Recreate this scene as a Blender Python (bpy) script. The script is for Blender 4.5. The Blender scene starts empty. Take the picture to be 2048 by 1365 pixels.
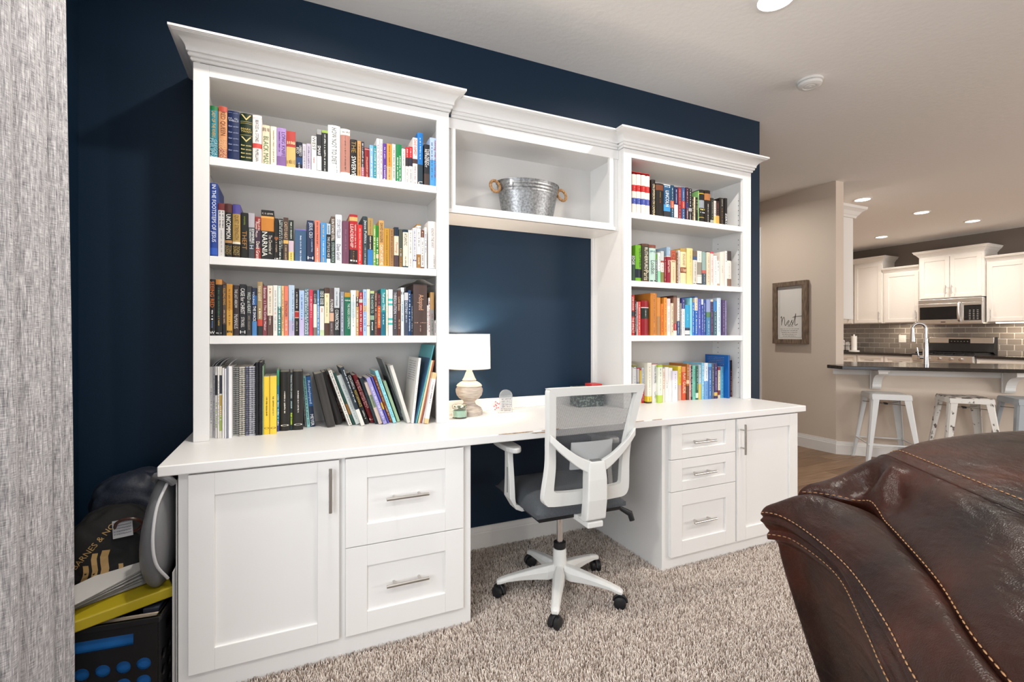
import bpy, bmesh, math, random
import numpy as np
from mathutils import Vector, Matrix
random.seed(7); RNG = np.random.default_rng(7)
SC = bpy.context.scene
COL = SC.collection
R = math.radians

# ------------------------------------------------------------------ camera
CX, CY, CZ, YAW, FPX, U0, V0 = .9304, -2.4533, 1.1699, R(24.6562), 960.32, 1023.9, 670.2
cam_d = bpy.data.cameras.new('camera'); cam = bpy.data.objects.new('camera', cam_d); COL.objects.link(cam)
cam_d.sensor_width = 36; cam_d.lens = FPX / 2048 * 36; cam_d.clip_start = .02; cam_d.clip_end = 60
cam_d.shift_y = -(682.5 - V0) / 2048
cam.location = (CX, CY, CZ); cam.rotation_euler = (R(90), 0, -YAW)
SC.camera = cam
# ------------------------------------------------------------------ world, exposure
w = bpy.data.worlds.new('world'); SC.world = w; w.use_nodes = True
w.node_tree.nodes['Background'].inputs[0].default_value = (.75, .85, 1, 1)
w.node_tree.nodes['Background'].inputs[1].default_value = 1.0
SC.view_settings.view_transform = 'Standard'; SC.view_settings.look = 'None'
SC.view_settings.gamma = 1; SC.view_settings.use_curve_mapping = False
SC.view_settings.exposure = -0.03
SC.cycles.use_denoising = True
SC.cycles.max_bounces = 8; SC.cycles.diffuse_bounces = 5; SC.cycles.transparent_max_bounces = 12
SC.cycles.sample_clamp_indirect = 6
# ------------------------------------------------------------------ daylight through the left window, added rear fill, downlights
def area(name, loc, rot, sx, sy, power, col=(1, 1, 1), shape='RECTANGLE', spread=180):
    l = bpy.data.lights.new(name, 'AREA'); l.shape = shape; l.size = sx; l.size_y = sy
    l.energy = power; l.color = col; l.spread = R(spread)
    o = bpy.data.objects.new(name, l); COL.objects.link(o); o.location = loc; o.rotation_euler = rot; return o
WIN_L = area('daylight_left_window', (.17, -2.5, 1.42), (0, R(-90), 0), 1.6, 1.7, 66, (.95, .98, 1))
FILL_B = area('added_fill_door', (1.7, -5.86, 1.2), (R(90), 0, 0), 2.4, 2.1, 30, (.97, .98, 1))  # added front fill from an unseen patio door
FILL_K = area('added_fill_kitchen', (8.2, -5.86, 1.4), (R(90), 0, 0), 3.0, 1.6, 210, (1, .97, .93))  # added fill to brighten the kitchen and right ceiling
CANS = [(2.985, -.93), (1.05, -.93), (2.985, -3.1), (1.05, -3.1), (5.1, 1.25), (5.0, -3.1)]  # the last one is unseen, added to light the stools
KCANS = [(6.939, .906), (8.262, .947), (9.447, .908), (9.512, 2.064)]
CAN_W, KCAN_W = 17, 17

# ------------------------------------------------------------------ pixel helpers (points on known planes)
_s, _c = math.sin(YAW), math.cos(YAW)
def ray(u, v):
    r = (u - U0) / FPX
    return (r * _c + _s, -r * _s + _c, -(v - V0) / FPX)
def at_y(u, v, y): d = ray(u, v); k = (y - CY) / d[1]; return Vector((CX + d[0] * k, y, CZ + d[2] * k))
def at_z(u, v, z): d = ray(u, v); k = (z - CZ) / d[2]; return Vector((CX + d[0] * k, CY + d[1] * k, z))
def at_x(u, v, x): d = ray(u, v); k = (x - CX) / d[0]; return Vector((x, CY + d[1] * k, CZ + d[2] * k))

# ------------------------------------------------------------------ materials
def lin(h):
    if isinstance(h, str):
        h = [int(h[i:i + 2], 16) / 255 for i in (0, 2, 4)]
        return tuple(c / 12.92 if c <= .04045 else ((c + .055) / 1.055) ** 2.4 for c in h)
    return tuple(h)
MATS = {}
def mat(name, col, rough=.5, metal=0, spec=.5, noise=None, bump=None, coat=0, trans=0, alpha=1, ior=1.45, sheen=0):
    """noise=(scale,(sx,sy,sz),colour2,contrast lo,hi)  bump=(scale,strength,distance,(sx,sy,sz))"""
    if name in MATS: return MATS[name]
    m = bpy.data.materials.new(name); m.use_nodes = True; MATS[name] = m
    nt = m.node_tree; b = nt.nodes['Principled BSDF']; N = nt.nodes.new; L = nt.links.new
    c = lin(col); b.inputs['Base Color'].default_value = (*c, 1)
    b.inputs['Roughness'].default_value = rough; b.inputs['Metallic'].default_value = metal
    b.inputs['Specular IOR Level'].default_value = spec; b.inputs['Coat Weight'].default_value = coat
    b.inputs['Transmission Weight'].default_value = trans; b.inputs['Alpha'].default_value = alpha
    b.inputs['IOR'].default_value = ior; b.inputs['Sheen Weight'].default_value = sheen
    if noise or bump:
        tc = N('ShaderNodeTexCoord')
        def ns(scale, st, detail=3):
            mp = N('ShaderNodeMapping'); mp.inputs['Scale'].default_value = st; L(tc.outputs['Object'], mp.inputs[0])
            t = N('ShaderNodeTexNoise'); t.inputs['Scale'].default_value = scale; t.inputs['Detail'].default_value = detail
            L(mp.outputs[0], t.inputs['Vector']); return t
        if noise:
            t = ns(noise[0], noise[1]); r = N('ShaderNodeValToRGB')
            r.color_ramp.elements[0].position = noise[3]; r.color_ramp.elements[1].position = noise[4]
            r.color_ramp.elements[0].color = (*c, 1); r.color_ramp.elements[1].color = (*lin(noise[2]), 1)
            L(t.outputs['Fac'], r.inputs[0]); L(r.outputs[0], b.inputs['Base Color'])
        if bump:
            t = ns(bump[0], bump[3] if len(bump) > 3 else (1, 1, 1)); bp = N('ShaderNodeBump')
            bp.inputs['Strength'].default_value = bump[1]; bp.inputs['Distance'].default_value = bump[2]
            L(t.outputs['Fac'], bp.inputs['Height']); L(bp.outputs[0], b.inputs['Normal'])
    return m
def emis(name, col, strength):
    if name in MATS: return MATS[name]
    m = bpy.data.materials.new(name); m.use_nodes = True; MATS[name] = m
    b = m.node_tree.nodes['Principled BSDF']; b.inputs['Base Color'].default_value = (*lin(col), 1)
    b.inputs['Emission Color'].default_value = (*lin(col), 1); b.inputs['Emission Strength'].default_value = strength
    return m
WHITE = mat('white_paint', (.80, .795, .785), .38, bump=(60, .03, .002))
WALLN = mat('navy_paint', (.0042, .0195, .044), .5, spec=.33, bump=(180, .12, .002))
BEIGE = mat('beige_paint', (.66, .565, .475), .7, bump=(150, .12, .002))
CEILM = mat('ceiling_paint', (.86, .845, .825), .85, bump=(34, .45, .004))
TRIM = mat('trim_paint', (.82, .81, .79), .35)
STEEL = mat('brushed_steel', (.74, .72, .70), .36, 1, bump=(40, .05, .001, (1, 1, 30)))
CHROME = mat('chrome', (.72, .72, .72), .1, 1)
NICKEL = mat('satin_nickel', (.56, .54, .51), .3, 1)
BLACKP = mat('black_plastic', (.012, .012, .014), .45)
GLASSD = mat('dark_glass', (.012, .012, .013), .08, spec=.6)
GRAN = mat('dark_granite', (.022, .019, .018), .12, spec=.6, noise=(220, (1, 1, 1), (.075, .062, .055), .5, .72))
CHAIRW = mat('chair_white_plastic', (.72, .72, .70), .42, bump=(400, .05, .001))

# ------------------------------------------------------------------ mesh builder
class MB:
    def __init__(s): s.v = []; s.f = []; s.m = []; s.cur = 0
    def add(s, vs, fs):
        o = len(s.v); s.v += [tuple(v) for v in vs]
        for f in fs: s.f.append(tuple(i + o for i in f)); s.m.append(s.cur)
        return s
    def box(s, a, b):
        x0, y0, z0 = a; x1, y1, z1 = b
        if x0 > x1: x0, x1 = x1, x0
        if y0 > y1: y0, y1 = y1, y0
        if z0 > z1: z0, z1 = z1, z0
        return s.add([(x0, y0, z0), (x1, y0, z0), (x1, y1, z0), (x0, y1, z0), (x0, y0, z1), (x1, y0, z1), (x1, y1, z1), (x0, y1, z1)],
                     [(3, 2, 1, 0), (4, 5, 6, 7), (0, 1, 5, 4), (1, 2, 6, 5), (2, 3, 7, 6), (3, 0, 4, 7)])
    def prism(s, poly, lo, hi, axis='z'):
        """extrude a counter-clockwise 2-D polygon: axis z:(x,y)  y:(x,z)  x:(y,z)"""
        f = {'z': lambda p, h: (p[0], p[1], h), 'y': lambda p, h: (p[0], h, p[1]), 'x': lambda p, h: (h, p[0], p[1])}[axis]
        n = len(poly); vs = [f(p, lo) for p in poly] + [f(p, hi) for p in poly]
        fs = [tuple(range(n))[::-1], tuple(range(n, 2 * n))] + [(i, (i + 1) % n, n + (i + 1) % n, n + i) for i in range(n)]
        if axis == 'y': fs = [t[::-1] for t in fs]
        return s.add(vs, fs)
    def tube(s, pts, r, n=10, caps=True, closed=False):
        pts = [Vector(p) for p in pts]; k = len(pts); rs = r if isinstance(r, (list, tuple)) else [r] * k
        vs = []; nrm = None
        for i, p in enumerate(pts):
            a = pts[(i - 1) % k] if (closed or i > 0) else p; b = pts[(i + 1) % k] if (closed or i < k - 1) else p
            t = (b - a).normalized()
            if nrm is None: nrm = t.orthogonal().normalized()
            nrm = (nrm - t * nrm.dot(t)).normalized(); bi = t.cross(nrm)
            for j in range(n):
                q = 2 * math.pi * j / n; vs.append(p + (nrm * math.cos(q) + bi * math.sin(q)) * rs[i])
        fs = []
        for i in range(k if closed else k - 1):
            for j in range(n):
                a = i * n + j; b = i * n + (j + 1) % n; i2 = (i + 1) % k
                fs.append((a, b, i2 * n + (j + 1) % n, i2 * n + j))
        if caps and not closed: fs += [tuple(range(n))[::-1], tuple(range((k - 1) * n, k * n))]
        return s.add(vs, fs)
    def lathe(s, prof, c=(0, 0, 0), n=32, sx=1, sy=1, caps=(True, True)):
        vs = []; k = len(prof)
        for r, z in prof:
            for j in range(n):
                q = 2 * math.pi * j / n; vs.append((c[0] + r * math.cos(q) * sx, c[1] + r * math.sin(q) * sy, c[2] + z))
        fs = [(i * n + j, i * n + (j + 1) % n, (i + 1) * n + (j + 1) % n, (i + 1) * n + j) for i in range(k - 1) for j in range(n)]
        if caps[0]: fs.append(tuple(range(n))[::-1])
        if caps[1]: fs.append(tuple(range((k - 1) * n, k * n)))
        return s.add(vs, fs)
    def grid(s, P, closed_u=False, closed_v=False):
        """P[i][j] points; quads"""
        nu, nv = len(P), len(P[0]); vs = [p for row in P for p in row]; fs = []
        for i in range(nu if closed_u else nu - 1):
            for j in range(nv if closed_v else nv - 1):
                fs.append((i * nv + j, ((i + 1) % nu) * nv + j, ((i + 1) % nu) * nv + (j + 1) % nv, i * nv + (j + 1) % nv))
        return s.add(vs, fs)
    def xf(s, M): s.v = [tuple(M @ Vector(v)) for v in s.v]; return s
    def mesh(s, name, mats):
        me = bpy.data.meshes.new(name); me.from_pydata(s.v, [], s.f)
        if not isinstance(mats, (list, tuple)): mats = [mats]
        for m in mats: me.materials.append(m)
        if len(mats) > 1: me.polygons.foreach_set('material_index', s.m)
        me.validate(); return me
    def build(s, name, mats, parent=None, smooth=False, bevel=0, sub=0, loc=None, rot=None, seg=2, angle=35, fixn=False):
        me = s.mesh(name, mats); o = bpy.data.objects.new(name, me); COL.objects.link(o)
        if fixn:
            bm = bmesh.new(); bm.from_mesh(me); bmesh.ops.recalc_face_normals(bm, faces=bm.faces); bm.to_mesh(me); bm.free()
        if parent is not None: o.parent = parent
        if loc is not None: o.location = loc
        if rot is not None: o.rotation_euler = rot
        if smooth:
            me.polygons.foreach_set('use_smooth', [True] * len(me.polygons))
            if smooth != 'all': me.set_sharp_from_angle(angle=R(angle))
        if bevel:
            b = o.modifiers.new('bevel', 'BEVEL'); b.width = bevel; b.segments = seg; b.limit_method = 'ANGLE'; b.angle_limit = R(40)
        if sub:
            b = o.modifiers.new('sub', 'SUBSURF'); b.levels = sub; b.render_levels = sub
        return o
LABELS = {}
def tag(o, label, cat, group=None, kind=None):
    if kind != 'structure':
        n = len(label.split()); assert 4 <= n <= 16, (n, label)
    if group is None and kind is None: assert label not in LABELS, 'dup ' + label
    LABELS[label] = 1
    o['label'] = label; o['category'] = cat
    if group: o['group'] = group
    if kind: o['kind'] = kind
    return o
def thing(name, label, cat, loc=(0, 0, 0), rz=0, group=None):
    o = bpy.data.objects.new(name, None); COL.objects.link(o); o.empty_display_size = .05
    o.location = loc; o.rotation_euler = (0, 0, rz); return tag(o, label, cat, group)
def struct(o): o['kind'] = 'structure'; return o
def copy_tree(o, parent=None):
    c = o.copy(); COL.objects.link(c)
    if parent is not None: c.parent = parent
    for ch in list(o.children): copy_tree(ch, c)
    return c
def cr(pts, n):
    """Catmull-Rom through points, n samples per span"""
    P = [np.array(p, float) for p in pts]; P = [2 * P[0] - P[1]] + P + [2 * P[-1] - P[-2]]; out = []
    for i in range(1, len(P) - 2):
        for k in range(n):
            t = k / n; a, b, c, d = P[i - 1], P[i], P[i + 1], P[i + 2]
            out.append(.5 * (2 * b + (c - a) * t + (2 * a - 5 * b + 4 * c - d) * t * t + (3 * b - a - 3 * c + d) * t ** 3))
    out.append(P[-2]); return [tuple(p) for p in out]
# ================================================================== the setting
CEIL = 2.74; KF = -.04          # ceiling height, level of the wood floor
b = MB().box((.0, -6.0, -.06), (4.05, 0, -.004))
struct(b.build('floor', mat('carpet_base', (.20, .155, .125), .95)))
b = MB().box((4.05, -6.0, KF - .03), (12.0, 3.6, KF - .012)).box((2.2, .12, KF - .03), (4.05, 3.6, KF - .012))
wf = struct(b.build('floor_wood', mat('plank_gap', (.05, .035, .025), .8)))
WOODS = [mat('oak_%d' % i, c, .42, noise=(5, (.9, 14, 4), c2, .3, .75), bump=(9, .15, .002, (1, 14, 1))) for i, (c, c2) in enumerate(
    [((.20, .115, .062), (.36, .23, .14)), ((.15, .085, .047), (.30, .19, .11)), ((.25, .155, .09), (.16, .09, .05))])]
for i in range(15):
    y0 = -1.0 + i * .18; x = 4.05 - (i * .37 % 1.1)
    k = 0
    while x < 7.2:
        a = max(x, 4.052); e = min(x + 1.2, 7.2)
        if e - a > .05:
            MB().box((a + .0015, y0 + .0015, KF - .012), (e - .0015, y0 + .1785, KF)).build('plank', WOODS[(i * 2 + k) % 3], wf)
        x += 1.2; k += 1
b = MB().box((7.2, -6, KF - .012), (12, 3.6, KF - .001)).box((4.052, -6, KF - .012), (7.2, -1.0, KF - .001)).box((4.052, 1.7, KF - .012), (7.2, 3.6, KF - .001))
o = b.build('plank_field', WOODS[0], wf); o['kind'] = 'stuff'

struct(MB().box((-.1, -6.1, CEIL), (12.1, 5.1, CEIL + .1)).build('ceiling', CEILM))
struct(MB().box((.0, 0, -.06), (4.063, .12, CEIL)).build('wall_back', WALLN))
# left wall with a window opening behind the curtain
y0, y1, z0, z1 = -3.35, -1.65, .62, 2.22
b = MB().box((.02, y1, -.06), (.16, 0, CEIL)).box((.02, -6, -.06), (.16, y0, CEIL)).box((.02, y0, -.06), (.16, y1, z0)).box((.02, y0, z1), (.16, y1, CEIL))
struct(b.build('wall_left', WALLN))
wn = struct(MB().box((.05, y0, z0), (.10, y0 + .05, z1)).box((.05, y1 - .05, z0), (.10, y1, z1)).box((.05, y0, z0), (.10, y1, z0 + .05))
            .box((.05, y0, z1 - .05), (.10, y1, z1)).box((.055, y0, 1.40), (.095, y1, 1.44)).build('window_1', TRIM))
MB().box((.07, y0 + .05, z0 + .05), (.076, y1 - .05, z1 - .05)).build('window_pane', mat('window_glass', (.9, .95, 1), .02, trans=1), wn)
# wall behind the camera, its patio door and window added for fill light
b = MB().box((.0, -6.1, -.06), (.45, -5.95, CEIL)).box((2.95, -6.1, -.06), (6.6, -5.95, CEIL)).box((.45, -6.1, 2.3), (2.95, -5.95, CEIL)).box((6.6, -6.1, -.06), (9.8, -5.95, .55)) \
    .box((6.6, -6.1, 2.25), (9.8, -5.95, CEIL)).box((9.8, -6.1, -.06), (12, -5.95, CEIL))
struct(b.build('wall_front', BEIGE))
dr = struct(MB().box((.45, -6.05, 0), (.53, -6, 2.3)).box((2.87, -6.05, 0), (2.95, -6, 2.3)).box((.53, -6.05, 2.22), (2.87, -6, 2.3)).box((.53, -6.05, 0), (2.87, -6, .08))
            .box((1.66, -6.05, .08), (1.74, -6, 2.22)).build('door_added', TRIM))
for xx in (.53, 1.74): MB().box((xx, -6.03, .08), (xx + 1.13, -6.024, 2.22)).build('added_door_pane', MATS['window_glass'], dr)
wk = struct(MB().box((6.6, -6.05, .55), (9.8, -6, .62)).box((6.6, -6.05, 2.18), (9.8, -6, 2.25)).box((6.6, -6.05, .62), (6.68, -6, 2.18)).box((9.72, -6.05, .62), (9.8, -6, 2.18)).build('window_added', TRIM))  # unseen window added round the kitchen fill
MB().box((6.68, -6.03, .62), (9.72, -6.024, 2.18)).build('window_pane', MATS['window_glass'], wk)
# beige wall with the framed print, hall behind the navy wall
struct(MB().box((5.96, .61, KF - .03), (6.086, 3.6, CEIL)).build('wall_right', BEIGE))
struct(MB().box((2.0, 3.6, KF - .03), (12, 3.7, CEIL)).build('wall_hall', BEIGE))
struct(MB().box((2.0, .12, KF - .03), (2.12, 3.6, CEIL)).build('wall_hall_side', BEIGE))
struct(MB().box((10.6, -6, KF - .03), (10.72, 3.6, CEIL)).build('wall_kitchen', mat('taupe_paint', (.20, .165, .14), .7, bump=(150, .1, .002))))
struct(MB().box((5.942, 1.455, KF), (5.962, 1.56, 2.435)).box((5.942, 1.56, 2.33), (5.962, 2.5, 2.435)).box((5.942, 2.5, KF), (5.962, 2.6, 2.435)).build('trim_1', TRIM, bevel=.003))
dd = struct(MB().box((5.948, 1.56, KF), (5.962, 2.5, 2.33)).build('door_2', TRIM))
# baseboards
def baseboard(name, p, q, n, z0=0, h=.13, t=.014, m=TRIM):
    """profile board from p to q, n = outward normal (2-D)"""
    prof = [(0, 0), (t, 0), (t, h * .72), (t * .75, h * .76), (t * .75, h * .8), (t * .45, h * .93), (t * .4, h), (0, h)]
    P = [[(e[0] + n[0] * a, e[1] + n[1] * a, z0 + c) for a, c in prof] for e in (p, q)]
    b = MB().grid(P, closed_v=True); k = len(prof); b.f += [tuple(range(k)), tuple(range(k, 2 * k))[::-1]]; b.m += [0, 0]
    return struct(b.build(name, m, fixn=True))
baseboard('baseboard_back', (1.59, 0), (2.585, 0), (0, -1), h=.125)
baseboard('baseboard_back_corner', (.16, 0), (.60, 0), (0, -1), h=.125)
baseboard('baseboard_left', (.16, -6), (.16, 0), (1, 0), h=.125)
baseboard('baseboard_right', (5.96, 1.455), (5.96, .6), (-1, 0), z0=KF, h=.14)
# half wall under the breakfast bar, at 45 degrees
q = 2 ** -.5
A = Vector((5.96, .61)); D = Vector((q, -q)); NB = Vector((q, q)); Lh = 2.6
pts = [A, A + D * Lh, A + D * Lh + NB * .12, A + NB * .12 + D * .05]
b = MB().prism([tuple(p) for p in pts], KF - .03, .835); struct(b.build('wall_bar', BEIGE, fixn=True))
baseboard('baseboard_bar', tuple(A), tuple(A + D * Lh), (-q, -q), z0=KF, h=.13)
pp = [A - NB * .016 - D * .03, A + D * Lh - NB * .016, A + D * Lh, A]
struct(MB().prism([tuple(p) for p in pp], .772, .838).build('trim_2', TRIM, bevel=.003, fixn=True))
# ------------------------------------------------------------------ carpet pile (too many tufts to count)
def carpet():
    vis = []
    step = .0062
    xs = np.arange(.17, 4.05, step); ys = np.arange(-2.2, -.016, step)
    X, Y = np.meshgrid(xs, ys); X = X.ravel(); Y = Y.ravel()
    dx = X - CX; dy = Y - CY
    r = dx * _c - dy * _s; fwd = dx * _s + dy * _c
    u = 1024 + FPX * r / np.maximum(fwd, .05); v = V0 + FPX * CZ / np.maximum(fwd, .05)
    keep = (fwd > .3) & (u > 130) & (u < 1900) & (v < 1480)
    inL = (X > .615) & (X < 1.575) & (Y > -.6); inR = (X > 2.60) & (X < 3.56) & (Y > -.6)
    keep &= ~inL & ~inR
    X = X[keep]; Y = Y[keep]; n = len(X)
    X = X + RNG.normal(0, .002, n); Y = np.minimum(Y + RNG.normal(0, .002, n), -.018)
    h = RNG.uniform(.010, .019, n); az = RNG.uniform(0, 2 * np.pi, n); ln = RNG.uniform(.002, .010, n); wd = RNG.uniform(.0016, .0028, n)
    ca, sa = np.cos(az), np.sin(az)
    # a bent three-sided tuft: 3 base, 3 mid, 1 tip
    V = np.zeros((n, 7, 3)); off = az + RNG.uniform(0, 6, n)
    for k in range(3):
        q = off + k * 2.094
        V[:, k, 0] = X + np.cos(q) * wd; V[:, k, 1] = Y + np.sin(q) * wd; V[:, k, 2] = -.004
        V[:, 3 + k, 0] = X + ca * ln * .35 + np.cos(q) * wd * .95; V[:, 3 + k, 1] = Y + sa * ln * .35 + np.sin(q) * wd * .95; V[:, 3 + k, 2] = h * .6
    V[:, 6, 0] = X + ca * ln; V[:, 6, 1] = Y + sa * ln; V[:, 6, 2] = h
    F4 = np.array([[0, 1, 4, 3], [1, 2, 5, 4], [2, 0, 3, 5]]); F3 = np.array([[3, 4, 6], [4, 5, 6], [5, 3, 6]])
    me = bpy.data.meshes.new('carpet_pile')
    base = (np.arange(n) * 7)[:, None, None]
    f4 = (base + F4).reshape(n, -1); f3 = (base + F3).reshape(n, -1)
    loops = np.concatenate([f4, f3], axis=1).ravel()
    me.vertices.add(n * 7); me.vertices.foreach_set('co', V.ravel())
    me.loops.add(len(loops)); me.loops.foreach_set('vertex_index', loops.astype(np.int32))
    tot = np.tile([4, 4, 4, 3, 3, 3], n); st = np.concatenate([[0], np.cumsum(tot)[:-1]])
    me.polygons.add(len(tot)); me.polygons.foreach_set('loop_start', st.astype(np.int32))
    me.update(calc_edges=True)
    at = me.attributes.new('tint', 'FLOAT', 'POINT'); at.data.foreach_set('value', np.repeat(RNG.random(n), 7).astype(np.float32))
    m = bpy.data.materials.new('carpet_yarn'); m.use_nodes = True; nt = m.node_tree; b = nt.nodes['Principled BSDF']
    a = nt.nodes.new('ShaderNodeAttribute'); a.attribute_name = 'tint'; rp = nt.nodes.new('ShaderNodeValToRGB')
    e = rp.color_ramp.elements; e[0].color = (.26, .20, .165, 1); e[1].color = (.80, .73, .67, 1); e[1].position = .8
    x = e.new(.35); x.color = (.60, .51, .45, 1)
    nt.links.new(a.outputs['Fac'], rp.inputs[0]); nt.links.new(rp.outputs[0], b.inputs['Base Color']); b.inputs['Roughness'].default_value = .95
    b.inputs['Specular IOR Level'].default_value = .1
    me.materials.append(m); o = bpy.data.objects.new('carpet_pile', me); COL.objects.link(o)
    tag(o, 'beige and brown shaggy carpet pile covering the office floor', 'carpet', kind='stuff')
carpet()
# ------------------------------------------------------------------ built-in cabinets
def handle(par, p, d, out, ln, r=.006, stand=.03):
    """bar pull centred at p along unit d, standing off along out"""
    p, d, out = Vector(p), Vector(d), Vector(out); c = p + out * stand
    b = MB().tube([c - d * ln / 2, c + d * ln / 2], r, 12)
    for k in (-.3, .3): b.tube([p + d * ln * k, c + d * ln * k], r * .75, 8)
    return b.build('handle', NICKEL, par, smooth=True)
def shaker(name, par, x0, x1, z0, z1, yb, t=.02, fr=.075, rec=.009, m=WHITE, fz=None):
    """shaker front in the xz plane, back at yb, front at yb - t; four rails round a sunk panel"""
    fz = fz or fr; yf = yb - t
    o = MB().box((x0, yf, z0), (x0 + fr, yb, z1)).box((x1 - fr, yf, z0), (x1, yb, z1)).box((x0 + fr, yf, z0), (x1 - fr, yb, z0 + fz)) \
        .box((x0 + fr, yf, z1 - fz), (x1 - fr, yb, z1)).build(name, m, par, bevel=.0012)
    MB().box((x0 + fr, yf + rec, z0 + fz), (x1 - fr, yb - .001, z1 - fz)).build('panel', m, o)
    return o
DC = -.615
def cab_z(v, u): return at_y(u, v, DC - .02).z
lc = thing('base_cabinet', 'white base cabinet with one tall door and two drawers, near the curtain', 'cabinet', (0, 0, 0))
MB().box((.601, DC, 0), (1.59, -.002, .7265)).build('body', WHITE, lc, bevel=.0015)
yb = DC - .0005
d = shaker('door', lc, at_y(376, 952, DC - .02).x, at_y(678.3, 952, DC - .02).x, .082, .722, yb, fr=.072)
hx = at_y(661, 980, DC - .05); handle(d, (hx.x, yb - .02, (at_y(661, 943, DC - .05).z + at_y(661, 1022, DC - .05).z) / 2), (0, 0, 1), (0, -1, 0), .155)
xa, xb = at_y(691, 1000, DC - .02).x, at_y(927, 1000, DC - .02).x
zs = at_y(691, 1098.5, DC - .02).z
for z0, z1, vh in ((zs + .0015, .722, 995), (.082, zs - .0015, 1167)):
    dw = shaker('drawer', lc, xa, xb, z0, z1, yb, fr=.075)
    h = at_y(817, vh, DC - .05); handle(dw, (h.x, yb - .011, h.z), (1, 0, 0), (0, -1, 0), .158, stand=.034)
rc = thing('base_cabinet', 'white base cabinet with three drawers and one narrow door, near the armchair', 'cabinet', (0, 0, 0))
MB().box((2.585, DC, 0), (3.574, -.002, .7265)).build('body', WHITE, rc, bevel=.0015)
xa, xb = at_y(1342, 1000, DC - .02).x, at_y(1470.7, 1000, DC - .02).x
z1_, z2_, z3_ = at_y(1341, 922, DC - .02).z, at_y(1341, 986.8, DC - .02).z, at_y(1341, 1117.6, DC - .02).z
for z0, z1, vh in ((z1_ + .0015, .722, 884), (z2_ + .0015, z1_ - .0015, 947), (z3_, z2_ - .0015, 1043)):
    dw = shaker('drawer', rc, xa, xb, z0, z1, yb, fr=.072, fz=.046 if z1 - z0 < .2 else .072)
    h = at_y(1413, vh, DC - .05); handle(dw, (h.x, yb - .011, h.z), (1, 0, 0), (0, -1, 0), .15, stand=.034)
d = shaker('door', rc, at_y(1474, 900, DC - .02).x, 3.566, z3_, .722, yb, fr=.066)
h = at_y(1491, 880, DC - .05); handle(d, (h.x, yb - .02, h.z), (0, 0, 1), (0, -1, 0), .16)
# worktop
wt = thing('desk_worktop', 'long white worktop with worn front edge spanning both base cabinets', 'worktop', (0, 0, 0))
MB().box((.552, -.646, .7285), (3.625, -.001, .762)).build('slab', WHITE, wt, bevel=.004, seg=3)
MB().box((1.5985, -.019, .7625), (2.6, -.001, .821)).build('backsplash', WHITE, wt, bevel=.002)
WORN = mat('bare_fibreboard', (.33, .20, .10), .9, noise=(90, (1, 1, 1), (.50, .36, .22), .4, .6))
for xa, xb, za, zb in ((1.70, 1.86, .7585, .7622), (1.845, 1.93, .751, .7560), (1.90, 1.99, .757, .7622), (2.33, 2.45, .7605, .7622), (2.50, 2.56, .7608, .7622)):
    n = 9; up = []; dn = []
    for i in range(n + 1):
        x = xa + (xb - xa) * i / n; k = math.sin(math.pi * i / n) ** .4
        up.append((x, zb)); dn.append((x, zb - (zb - za) * k * random.uniform(.55, 1)))
    MB().prism(dn + up[::-1], -.6466, -.640, 'y').build('chipped_edge', WORN, wt)
# ------------------------------------------------------------------ bookcases and crown
CROWN = [(0, 0), (.008, 0), (.011, .002), (.012, .006), (.010, .0095), (.010, .0115), (.019, .0115), (.0225, .014), (.0235, .018), (.0215, .0225), (.0215, .0245), (.031, .0245), (.031, .027)]
for i in range(1, 9):
    q_ = i / 8 * math.pi / 2; CROWN.append((.031 + .060 * (1 - math.cos(q_)), .027 + .032 * math.sin(q_)))
CROWN += [(.091, .061), (.097, .061), (.099, .0635), (.105, .0635), (.105, .072), (0, .072)]
def crown(par, pts, z0, sx, sz=1.0):
    """sweep the crown profile round a plan path; pts = [((x,y),(nx,ny))] with mitre normals"""
    P = [[(p[0] + n[0] * a * sx, p[1] + n[1] * a * sx, z0 + h * sz) for a, h in CROWN] for p, n in pts]
    b = MB().grid(P, closed_v=True); k = len(CROWN); N = len(P)
    b.f += [tuple(range(k)), tuple(range((N - 1) * k, N * k))[::-1]]; b.m += [0, 0]
    return b.build('crown_molding', WHITE, par, smooth=True, angle=25, fixn=True)
DB = -.295; SH = [1.857, 1.474, 1.1665]; ST = .032
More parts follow.
